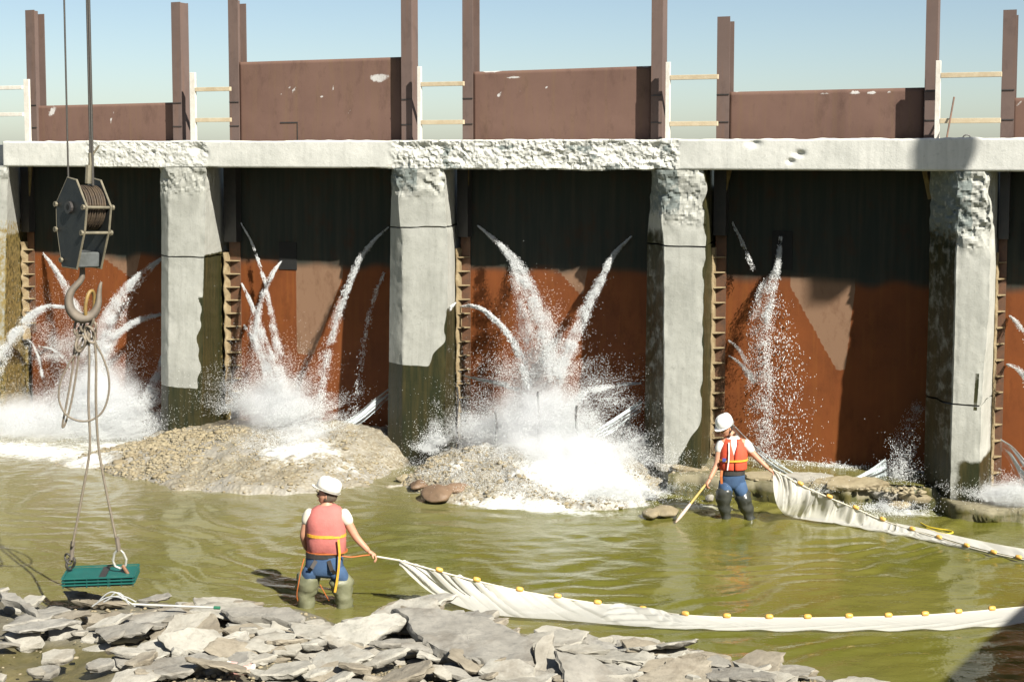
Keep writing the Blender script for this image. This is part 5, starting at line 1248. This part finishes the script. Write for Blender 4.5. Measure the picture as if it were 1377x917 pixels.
for c_ in ([(w2(974, 650, -.02), .140), (w2(971, 668, -.05), .125), (w2(973, 683, -.03), .088), (w2(977, 697), .080), (w2(979, 728), .08)], [(w2(996, 655, -.02), .140), (w2(1000, 671, -.05), .125), (w2(1004, 684, -.03), .088), (w2(1009, 697), .082), (w2(1013, 728), .08)]):
    leg_cloth(P2, 'wader', MAT['wader_black'], [c_], .024, 9, 17)
# pole with a pale tip in his lower hand
A = p2+w2(958, 633, -.10); Bq = p2+w2(904, 694, -.35)
if Bq.z < .0: Bq.z = .0
pl_ = thing('dip_pole', 'yellow handled pole with a pale tip held down to the water by the far worker', 'pole', A); dv = Bq-A
bm = bmesh.new(); tube(bm, [Vector(), dv*.62], .017, 8); obj('handle', bm, simple('yellow wood', (.45, .33, .10), (.36, .26, .08), 20, .6), pl_)
bm = bmesh.new(); tube(bm, [dv*.62, dv*.70, dv*.84, dv*.93, dv], [.019, .024, .026, .020, .008], 8); obj('blade', bm, simple('pale pink tip', (.45, .30, .25), (.5, .46, .40), 30, .5), pl_)
# ================================================================== seine nets
def net_mat():
    m = MB('white netting'); tr = m.n('ShaderNodeBsdfTranslucent'); tr.inputs[0].default_value = (.62, .60, .53, 1); tp = m.n('ShaderNodeBsdfTransparent')
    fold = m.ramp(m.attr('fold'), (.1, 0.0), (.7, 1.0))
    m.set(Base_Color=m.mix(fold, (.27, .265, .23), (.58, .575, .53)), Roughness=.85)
    m.bump(m.noise(120, 2, .5), .3, .004)
    a = m.n('ShaderNodeMixShader'); a.inputs[0].default_value = .25; m.l(m.b.outputs[0], a.inputs[1]); m.l(tr.outputs[0], a.inputs[2])
    b = m.n('ShaderNodeMixShader'); m.l(m.attr('sheer'), b.inputs[0]); m.l(a.outputs[0], b.inputs[1]); m.l(tp.outputs[0], b.inputs[2])
    m.l(b.outputs[0], m.out.inputs[0]); return m.m
MAT['net'] = net_mat(); MAT['float'] = simple('amber float', (.48, .23, .03), (.58, .38, .10), 40, .45); MAT['line'] = simple('net line', (.50, .47, .38), (.4, .37, .3), 40, .8)
def net(label, top, bot, floats, hand, lab_line, fold_n, fold_amp, cover, seed):
    """top / bot: lists of world points of the float line and of the foot of the net"""
    T = catmull(top, 14); Bt = catmull(bot, 14); n = 420; m = 34
    def arc(P_):
        P_ = np.array([tuple(p) for p in P_]); d = np.concatenate([[0], np.cumsum(np.linalg.norm(np.diff(P_, axis=0), axis=1))]); s = np.linspace(0, d[-1], n)
        return np.stack([np.interp(s, d, P_[:, i]) for i in range(3)], -1)
    A, Bq = arc(T), arc(Bt); off = A[0].copy(); G = np.zeros((m, n, 3)); S = np.zeros((m, n)); H = np.zeros((m, n))
    k = np.linspace(0, 1, n)
    for j in range(m):
        t = j/(m-1); base = A*(1-t)+Bq*t
        ph = np.stack([(k*fold_n - t*fold_n*.09), np.full(n, t*.5), np.full(n, seed*1.0)], -1)
        f = (1-2.4*np.abs(vnoise(ph, 1.0, seed))) + .55*vnoise(ph, 2.3, seed+3) + .25*vnoise(ph, 5.1, seed+5); taper = math.sin(math.pi*min(1, t*1.0+.08))**.6
        decay = cover(k)
        base[:, 2] += fold_amp*f*taper*decay - .10*math.sin(math.pi*t)*decay*.35
        base[:, 1] += fold_amp*1.3*f*taper*decay
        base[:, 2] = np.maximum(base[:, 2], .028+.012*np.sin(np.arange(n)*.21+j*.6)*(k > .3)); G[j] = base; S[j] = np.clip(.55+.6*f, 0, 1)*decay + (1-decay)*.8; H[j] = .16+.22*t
    nt = thing('seine_net', label, 'net', off)
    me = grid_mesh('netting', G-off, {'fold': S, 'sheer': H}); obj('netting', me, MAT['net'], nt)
    bm = bmesh.new(); tube(bm, [Vector(p)-Vector(off) for p in A[::4]], .011, 6); obj('float_line', bm, MAT['line'], nt)
    hd_ = Vector(off); 
    bm = bmesh.new(); tube(bm, [Vector(hand)-hd_, Vector((0, 0, 0))], .012, 6); obj('hauling_line', bm, MAT['line'], nt)
    for fx, fy in floats:
        q = min(A, key=lambda p: (proj(p)[0]-fx)**2); q = Vector(q)-hd_
        bm = bmesh.new(); i_ = int(np.argmin([(proj(p)[0]-fx)**2 for p in A])); tg = Vector(A[min(i_+3, n-1)])-Vector(A[max(i_-3, 0)]); tg.normalize()
        tube(bm, [q-tg*.044+Vector((0, 0, .02)), q-tg*.036+Vector((0, 0, .02)), q-tg*.015+Vector((0, 0, .02)), q+tg*.015+Vector((0, 0, .02)), q+tg*.036+Vector((0, 0, .02)), q+tg*.044+Vector((0, 0, .02))], [.012, .024, .029, .029, .024, .012], 12)
        obj('float', bm, MAT['float'], nt, smooth_shade=True)
    return nt
d1 = p1.y
top = [at_d(536, 753, d1-.05), at_d(590, 768, d1-.02), at_d(641, 781, d1), at_d(698, 794, d1), at_d(749, 803, d1+.02), at_d(804, 811.5, d1), at_d(865, 820, d1-.08)] + [on_z(x, y+1, .06) for x, y in ((921, 826), (978, 829), (1034, 830), (1086, 830), (1141, 829), (1194, 828), (1245, 826), (1288, 823), (1334, 819), (1400, 812), (1470, 800))]
bot = [at_d(537, 757, d1-.08), at_d(553, 775, d1-.1), at_d(585, 800, d1-.08)] + [on_z(x, y, z) for x, y, z in ((640, 822, .06), (690, 829, .05), (750, 833, .045), (820, 839, .04), (905, 845, .03), (1010, 848, .022), (1114, 849, .018), (1219, 848, .018), (1290, 846, .018), (1410, 836, .018), (1480, 822, .018))]
net('near end of the white seine net, trailing from the pink-vested worker along the near bank', top, bot, [(590, 768), (641, 781), (698, 794), (749, 803), (804, 811), (865, 820), (921, 826), (978, 829), (1034, 829), (1086, 829), (1141, 829), (1194, 828), (1245, 826), (1288, 823), (1334, 819)],
    p1+w1(509, 744, -.05), None, 66, .042, lambda k: np.clip(1.15-2.0*k, .06, 1), 3)
d2 = p2.y
top = [at_d(1040, 632, d2-.12), at_d(1058, 641, d2-.15), at_d(1076, 651.5, d2-.2), at_d(1115, 669, d2-.3), at_d(1151, 684, d2-.4), at_d(1187, 699.5, d2-.6), at_d(1227, 712.5, d2-.95)] + [on_z(x, y, .04) for x, y in ((1263, 724), (1300, 735), (1336, 744), (1370, 751), (1420, 760), (1480, 770))]
bot = [at_d(1039, 636, d2-.15), at_d(1041, 664, d2-.3), at_d(1048, 684, d2-.4)] + [on_z(x, y, .01) for x, y in ((1066, 698), (1095, 702), (1130, 706), (1155, 711), (1183, 715.5), (1214, 721), (1249, 728), (1300, 738.5), (1340, 747), (1372, 754), (1420, 763), (1480, 773))]
nt2 = net('far end of the white seine net, draped from the hand of the orange-vested worker', top, bot, [(1076, 652), (1115, 669), (1151, 684), (1187, 700), (1227, 712), (1263, 724), (1300, 735), (1336, 744), (1370, 751)],
    p2+w2(1037, 631, -.1), None, 60, .05, lambda k: np.clip(1.25-1.5*k, .10, 1), 8)
# the part of the far net that lies slack on the water behind its float line
tp_ = [on_z(x, y, .02) for x, y in ((1205, 704), (1250, 713), (1300, 724), (1350, 734), (1400, 742), (1480, 753))]; bt_ = [on_z(x, y, .03) for x, y in ((1206, 707), (1252, 719.5), (1300, 733.5), (1350, 746), (1400, 755.5), (1480, 769))]
A = np.array([tuple(p) for p in catmull(tp_, 20)]); Bq = np.array([tuple(p) for p in catmull(bt_, 20)]); m = 12; G = np.zeros((m, len(A), 3)); S = np.zeros((m, len(A)))
for j in range(m):
    t = j/(m-1); G[j] = A*(1-t)+Bq*t; f = vnoise(np.stack([np.arange(len(A))*.2-t*2, np.full(len(A), t), 0*A[:, 0]], -1), 1.0, 5); G[j][:, 2] += .022*f*math.sin(math.pi*t)+.01; S[j] = .7+.3*f
off = Vector(nt2.location); me = grid_mesh('slack_netting', G-np.array(off), {'fold': S, 'sheer': S*0+.15}); obj('slack_netting', me, MAT['net'], nt2)
# ================================================================== broken slabs on the near bank
def slab(poly, zf, slope, th, mat, label, group=None, seed=0, px_poly=True, name='stone_slab', rough=1.0, lat=0.0):
    """poly: outline of the slab's top face in photograph pixels, laid on a plane that rises away from the camera by `slope`"""
    low = max(poly, key=lambda q: q[1]); p0 = on_z(low[0], low[1], zf)
    n_ = Vector((-lat, -slope, 1)).normalized(); c = Vector((0, 0, CAMH)); pts = []
    for x, y in poly:
        r = ray(x, y); t = (p0-c).dot(n_)/r.dot(n_); pts.append(c+r*t)
    ctr = sum(pts, Vector())/len(pts); r_ = random.Random(seed)
    # local frame on the slab's plane
    ex = Vector((1, 0, lat)).normalized(); ey = n_.cross(ex)
    P2 = [((p-ctr).dot(ex), (p-ctr).dot(ey)) for p in pts]
    return slab_mesh(P2, ctr, ex, ey, n_, th, mat, label, group, seed, name, rough)
def slab_mesh(P2, ctr, ex, ey, n_, th, mat, label, group, seed, name='stone_slab', rough=1.0):
    area = .5*sum(a[0]*b[1]-b[0]*a[1] for a, b in zip(P2, P2[1:]+P2[:1]))
    if area < 0: P2 = P2[::-1]
    # densify the outline with a broken edge
    out = []; rn = random.Random(seed*7+1)
    for a, b in zip(P2, P2[1:]+P2[:1]):
        L_ = math.hypot(b[0]-a[0], b[1]-a[1]); m = max(1, int(L_/.055))
        nx, ny = (b[1]-a[1])/max(L_, 1e-6), -(b[0]-a[0])/max(L_, 1e-6)
        for i in range(m):
            t = i/m; j = rn.gauss(0, .010)*rough if i else rn.gauss(0, .006)
            out.append((a[0]+(b[0]-a[0])*t+nx*j, a[1]+(b[1]-a[1])*t+ny*j))
    N = len(out); sz = math.sqrt(abs(area)); V, Fc = [], []
    cx = sum(p[0] for p in out)/N; cy = sum(p[1] for p in out)/N
    lay = [(.0, 0, .55), (.12, .0, .8), (.5, .0, .97), (1.0, -.02, 1.0)]
    def ring(scale, z, jit):
        idx = []
        for q, (x, y) in enumerate(out):
            s = scale*(1+(rn.gauss(0, .02)*jit)); idx.append(len(V)); V.append((cx+(x-cx)*s, cy+(y-cy)*s, z+rn.gauss(0, .006)*jit*rough))
        return idx
    rings = []
    nin = max(2, min(9, int(sz/.11)))
    V.append((cx, cy, 0)); 
    for i in range(1, nin): rings.append(ring(i/nin, 0, .2))
    rings.append(ring(1-.012/sz-.02, 0, .3)); rings.append(ring(1.0, -min(.025, th*.25), 1)); rings.append(ring(.985, -th*.4, 1.4)); rings.append(ring(.93, -th*.7, 1.6)); rings.append(ring(.80, -th, 1.2))
    for k in range(N): Fc.append((0, rings[0][k], rings[0][(k+1) % N]))
    for a, b in zip(rings[:-1], rings[1:]):
        for k in range(N): Fc.append((a[k], b[k], b[(k+1) % N])); Fc.append((a[k], b[(k+1) % N], a[(k+1) % N]))
    V.append((cx, cy, -th)); last = len(V)-1
    for k in range(N): Fc.append((rings[-1][(k+1) % N], rings[-1][k], last))
    A = np.array(V); w3 = A+np.array([ctr.x, ctr.y, 0])
    top = (A[:, 2] > -th*.2)
    A[:, 2] += rough*np.where(top, (.022*fbm(w3, 2.0, 3, seed)*min(1, sz) + .008*fbm(w3, 9, 3, seed+3)), .01*fbm(w3, 6, 3, seed))
    me = bpy.data.meshes.new(name); from_arrays(me, A, np.array(Fc)); me.polygons.foreach_set('use_smooth', np.ones(len(me.polygons), bool)); me.set_sharp_from_angle(angle=R(38))
    o = obj(name, me, mat); M_ = Matrix((ex, ey, n_)).transposed().to_4x4(); M_.translation = ctr; o.matrix_world = M_
    return tag(o, label, 'stone slab', group)
Z5 = lambda *p: [(x/2.993, 760+y/2.993) for x, y in p]
Z6 = lambda *p: [(400+x/2.993, 780+y/2.993) for x, y in p]
Z7 = lambda *p: [(800+x/2.386, 740+y/2.386) for x, y in p]
KEY = [  # outline, height of the front edge, slope, thickness, material, label
 (Z6((385, 105), (440, 98), (600, 118), (760, 140), (850, 180), (945, 235), (955, 330), (870, 350), (740, 325), (640, 300), (520, 245), (460, 195), (445, 150)), .34, .12, .13, 'big_slab', 'largest grey slab in the middle of the near bank, beside the net'),
 (Z6((590, 310), (820, 345), (815, 380), (700, 392), (600, 380)), .14, .25, .14, 'big_slab', 'dark slab lying under the front of the largest grey slab'),
 (Z6((145, 180), (330, 128), (445, 133), (442, 160), (265, 255), (90, 218)), .30, .35, .07, 'slab', 'pale slanted slab left of the largest grey slab'),
 (Z6((80, 222), (130, 213), (310, 300), (290, 325), (180, 282)), .24, .5, .06, 'slab', 'long narrow slab slanting down left of the largest slab'),
 (Z6((958, 250), (1028, 195), (1048, 410), (950, 415)), .20, .75, .07, 'slab', 'upright pale slab standing at the right end of the largest slab'),
 (Z6((1058, 335), (1100, 300), (1105, 405), (1035, 412)), .16, .6, .06, 'slab', 'small upright slab next to the standing pale slab'),
 (Z6((1115, 245), (1150, 225), (1250, 255), (1330, 290), (1290, 305), (1180, 290), (1120, 290)), .22, .1, .10, 'big_slab', 'dark edged slab by the water right of the standing slab'),
 (Z6((1255, 350), (1377, 300), (1390, 400), (1290, 405)), .18, .3, .06, 'slab', 'white slab low down right of the standing slabs'),
 (Z6((72, 278), (112, 248), (195, 318), (80, 318)), .20, .3, .06, 'slab', 'short slab tucked under the long narrow slanting slab'),
 (Z6((365, 268), (430, 222), (458, 255), (400, 278)), .22, .4, .05, 'slab', 'small tilted slab under the left end of the largest slab'),
 (Z6((438, 320), (570, 293), (578, 316), (470, 338)), .16, .3, .05, 'slab', 'narrow slab in the hollow under the largest slab'),
 (Z6((525, 375), (600, 358), (604, 392), (540, 394)), .12, .3, .06, 'big_slab', 'small dark slab at the lower left of the dark one'),
 (Z6((150, 388), (330, 358), (312, 382), (200, 396)), .12, .3, .05, 'slab', 'thin slab at the bottom edge left of the largest slab'),
 (Z6((15, 165), (90, 150), (148, 186), (60, 195)), .18, .2, .06, 'slab', 'rounded slab at the water edge beside the legs of the worker in the pink vest'),
 (Z6((0, 200), (120, 188), (135, 216), (0, 228)), .16, .2, .05, 'slab', 'flat slab just below the rounded one near the pink-vested worker'),
 (Z6((370, 280), (430, 285), (435, 330), (395, 335)), .17, .3, .05, 'slab', 'square stone in the gap left of the largest slab'),
 (Z5((0, 105), (60, 108), (155, 178), (142, 198), (95, 165), (50, 138), (0, 132)), .34, .1, .05, 'big_slab', 'thin slab arching out of the left edge of the photo'),
 (Z5((12, 278), (155, 213), (167, 312), (80, 333)), .15, .45, .08, 'slab', 'white wedge shaped slab near the left edge'),
 (Z5((188, 232), (300, 208), (342, 262), (200, 298)), .15, .3, .06, 'slab', 'pale slab right of the white wedge'),
 (Z5((318, 302), (350, 243), (560, 245), (568, 276), (460, 308), (330, 308)), .16, .3, .08, 'slab', 'broad flat slab in the middle of the left group'),
 (Z5((458, 236), (500, 203), (730, 168), (762, 186), (700, 205), (580, 232)), .28, .2, .05, 'big_slab', 'long thin slab with a black hollow under it'),
 (Z5((640, 292), (700, 198), (850, 183), (745, 310), (680, 318)), .24, .45, .07, 'slab', 'smooth pale slab leaning beside the black hollow'),
 (Z5((788, 255), (900, 263), (892, 282), (790, 288)), .16, .2, .05, 'big_slab', 'small dark slab between two larger ones, left of the arching edge slab by the water'),
 (Z5((882, 175), (1020, 163), (1170, 163), (1228, 205), (1212, 228), (1050, 200), (930, 207)), .30, .08, .06, 'big_slab', 'wide slab overhanging a dark gap at the water edge'),
 (Z5((908, 232), (1000, 203), (1118, 240), (1102, 257), (1000, 252), (920, 247)), .20, .2, .07, 'slab', 'slab under the wide overhanging one'),
 (Z5((1113, 240), (1330, 226), (1342, 252), (1150, 265)), .18, .2, .05, 'slab', 'long pale slab right of the overhanging slab'),
 (Z5((738, 332), (1000, 258), (1002, 288), (890, 337), (720, 373)), .20, .35, .06, 'slab', 'long slab slanting up to the right above the red cup'),
 (Z5((1083, 297), (1270, 288), (1287, 382), (1110, 357)), .19, .3, .07, 'slab', 'square grey slab right of the red cup'),
 (Z5((1263, 347), (1290, 308), (1348, 350), (1290, 383)), .18, .3, .06, 'slab', 'small pale slab right of the square grey one'),
 (Z5((1273, 280), (1330, 258), (1385, 300), (1380, 338)), .22, .35, .06, 'slab', 'slab with a dark underside above the small pale one'),
 (Z5((468, 372), (560, 348), (702, 343), (642, 382), (500, 402)), .15, .3, .05, 'slab', 'low slab in the bottom left group with a curved edge'),
 (Z5((368, 412), (600, 388), (592, 422), (400, 437)), .10, .2, .05, 'slab', 'long low slab beside the muddy puddle'),
 (Z5((328, 332), (440, 308), (452, 332), (360, 347)), .12, .2, .05, 'slab', 'small slab at the puddle edge'),
 (Z5((828, 382), (900, 343), (1062, 333), (1062, 352), (900, 377)), .15, .3, .05, 'slab', 'narrow slab just behind the red cup'),
 (Z5((778, 452), (900, 408), (912, 442), (800, 472)), .10, .35, .05, 'slab', 'slab just left of the red cup'),
 (Z5((1158, 272), (1260, 248), (1278, 266), (1200, 282)), .18, .2, .05, 'slab', 'thin slab above the square grey one'),
 (Z5((1150, 420), (1290, 395), (1300, 450), (1180, 462)), .10, .3, .06, 'slab', 'pale slab at the bottom edge below the square grey one'),
 (Z7((-5, 282), (60, 298), (132, 322), (60, 334), (-2, 322)), .20, .15, .08, 'big_slab', 'dark slab at the right water edge next to the net shadow'),
 (Z7((78, 372), (150, 318), (242, 355), (182, 397), (100, 393)), .20, .3, .06, 'slab', 'white slab at the right end of the rubble bank'),
 (Z7((38, 362), (62, 360), (125, 412), (90, 422)), .16, .4, .05, 'big_slab', 'dark narrow slab beside the white slab of the right end'),
 (Z7((345, 377), (400, 382), (402, 402), (360, 397)), .10, .1, .06, 'slab', 'small slab at the shore with its foot in the water'),
 (Z7((400, 370), (462, 384), (442, 402), (405, 400)), .12, .1, .07, 'big_slab', 'small dark slab at the shore beside the one with its foot in the water'),
 (Z7((478, 402), (560, 373), (632, 370), (622, 412), (500, 420)), .12, .2, .06, 'slab', 'pointed pale slab reaching into the water on the right'),
 (Z7((668, 406), (700, 400), (732, 402), (737, 417), (690, 417)), .06, .05, .06, 'big_slab', 'small dark stone slab standing clear in the water'),
 (Z7((755, 418), (830, 400), (955, 416), (900, 426), (760, 426)), .08, .1, .06, 'slab', 'last pale slab at the bottom edge on the right')]
for i, (poly, zf, sl_, th, mt, lab) in enumerate(KEY):
    slab(poly, zf+.03, sl_, th*1.6, MAT[mt], lab, seed=i+1)
# the lesser slabs that fill the bank between them
shpx = sorted([(p[0], p[1]) for p in shore_px]); sx_, sy_ = zip(*shpx)
rb = random.Random(5); cnt = 0; tries = 0
while cnt < 245 and tries < 4000:
    tries += 1
    x = rb.uniform(-30, 1060); sy = np.interp(x, sx_, sy_); y = rb.uniform(sy+4, 945)
    if 350 < x < 490 and y < 852: continue
    if sy > 925 or (x < 135 and y > 880 and rb.random() < .8): continue
    size = rb.choice([.10, .15, .2, .26, .34, .44])*rb.uniform(.8, 1.25)
    z0 = .10 + .03*rb.random()
    c_ = on_z(x, y, z0); nn = rb.randint(5, 8); a0 = rb.uniform(0, 6.28); el_ = rb.uniform(.35, .75); ro = rb.gauss(.08, .32)
    gz = float(bank_z(np.array([c_.x]), np.array([c_.y]))[0]); c_.z = gz + rb.uniform(.05, .19)
    P2 = []
    for q in range(nn):
        a = a0+6.283*q/nn+rb.uniform(-.3, .3); rr = size*rb.uniform(.7, 1.1); xx, yy = rr*math.cos(a), rr*el_*math.sin(a)
        P2.append((xx*math.cos(ro)-yy*math.sin(ro), xx*math.sin(ro)+yy*math.cos(ro)))
    n_ = Vector((rb.gauss(0, .16), rb.gauss(-.06, .17), 1)).normalized(); ex = Vector((1, 0, -n_.x/n_.z)).normalized(); ey = n_.cross(ex)
    slab_mesh(P2, c_, ex, ey, n_, rb.uniform(.035, .085), MAT[rb.choice(('slab',)*6+('big_slab',)*2+('mud_slab',)*3)], 'small broken pale slab among the rubble of the near bank', 'small broken slabs heaped on the near bank', 1000+cnt)
    cnt += 1
# flat rocks broken from the ledge behind the far worker
for i, (x, y, sz, lab) in enumerate(((902, 664, .30, 'flat rock at the left end of the ledge, below the third pier'), (930, 655, .26, 'flat tan rock on the ledge beside the pole of the far worker'), (1030, 668, .34, 'dark edged flat rock on the ledge between the far worker and his net'), (1085, 664, .3, 'flat rock on the ledge behind the far net'), (1125, 672, .28, 'dark flat rock on the ledge where the white fan of water lands'), (1150, 667, .36, 'widest pale flat rock on the ledge in the low gate bay'), (1195, 676, .3, 'pale flat rock at the ledge end by the right-hand pier'), (1232, 684, .2, 'small flat rock against the foot of the right-hand pier'))):
    r2 = random.Random(i+50); P2 = []
    for q in range(7):
        a = 6.283*q/7+r2.uniform(-.3, .3); rr = sz*r2.uniform(.7, 1.15); P2.append((rr*1.3*math.cos(a), rr*.55*math.sin(a)))
    n_ = Vector((r2.gauss(0, .08), r2.gauss(-.1, .1), 1)).normalized(); ex = Vector((1, 0, -n_.x/n_.z)).normalized()
    slab_mesh(P2, dam(u_at(x, .36, .1), .12+.05*(i % 3), .37 if x < 1180 else .24), ex, n_.cross(ex), n_, .11, MAT['slab' if i % 3 == 0 else 'pebble'], lab, None, 3000+i, 'ledge_rock', .7)
# chips and crumbs between the slabs
n = 4200; xs = RNG.uniform(-40, 1100, n); ys = np.array([RNG.uniform(np.interp(x, sx_, sy_)+2, 960) for x in xs]); pts = np.array([tuple(on_z(x, y, .1)) for x, y in zip(xs, ys)])
pts[:, 2] = bank_z(pts[:, 0], pts[:, 1]) + .035*fbm(pts*[1, 1, 0], 1.6, 4, 3) + .01
keep = (pts[:, 2] > .02) & ~((xs < 190) & (ys > 862) & (RNG.random(n) < .9)); pts = pts[keep]
scatter('stone_chips', pts, RNG.uniform(.010, .045, len(pts))*RNG.uniform(.4, 1, len(pts)), MAT['pebble'], 'stone chips and crumbs filling the gaps between the slabs of the near bank', 'rubble')
# red and white paper cup lying on its side
A = on_z(306, 899, .26); Bq = on_z(343, 900, .255); ax = (Bq-A); L_ = ax.length
cup = thing('paper_cup', 'red and white paper cup lying on its side among the slabs', 'cup', A)
MAT['cup'] = simple('faded red print', (.50, .20, .17), (.58, .40, .36), 14, .6); MAT['cup_white'] = simple('cup paper', (.6, .57, .53), (.5, .47, .43), 12, .6)
bm = bmesh.new(); tube(bm, [ax*.12, ax*.88], [L_*.27, L_*.21], 20, False); obj('printed_wall', bm, MAT['cup'], cup, smooth_shade=True)
bm = bmesh.new(); tube(bm, [ax*0, ax*.12], [L_*.285, L_*.272], 20, False); tube(bm, [ax*-.01, ax*.03], [L_*.30, L_*.30], 20, False); obj('lip', bm, MAT['cup_white'], cup, smooth_shade=True)
bm = bmesh.new(); tube(bm, [ax*.88, ax*1.0], [L_*.21, L_*.195], 20, True); obj('bottom', bm, MAT['cup_white'], cup, smooth_shade=True)
# white pole with a green grip, and a coil of pale hose
A = on_z(178, 812, .46); Bq = on_z(296, 817, .44)
pole = thing('white_pole', 'white pole with a green grip lying on the slabs by the water', 'pole', A)
bm = bmesh.new(); tube(bm, [Vector(), (Bq-A)*.93], .012, 10); obj('shaft', bm, simple('white enamel', (.42, .42, .39), (.34, .34, .31), 10, .4), pole)
bm = bmesh.new(); tube(bm, [(Bq-A)*.93, Bq-A], .018, 10); obj('grip', bm, simple('green grip', (.02, .13, .07), (.015, .09, .05), 10, .5), pole)
bm = bmesh.new()
for k_, (x0, x1, hgt) in enumerate(((124, 182, 8), (128, 172, 10), (136, 180, 5), (140, 166, 6))):
    P_ = [on_z(x0, 818-k_, .36)]; 
    for t in np.linspace(0, 1, 9): 
        p = on_z(x0+(x1-x0)*t, 815-k_, .40); p.z += (hgt*.0085)*math.sin(math.pi*t)*1.6; p.y += .05*k_; P_.append(p)
    tube(bm, catmull(P_[1:], 4), .008, 8, True)
tag(obj('hose_coil', bm, simple('pale hose', (.33, .34, .33), (.24, .25, .25), 10, .45)), 'coil of pale hose on the slabs at the water edge', 'hose')
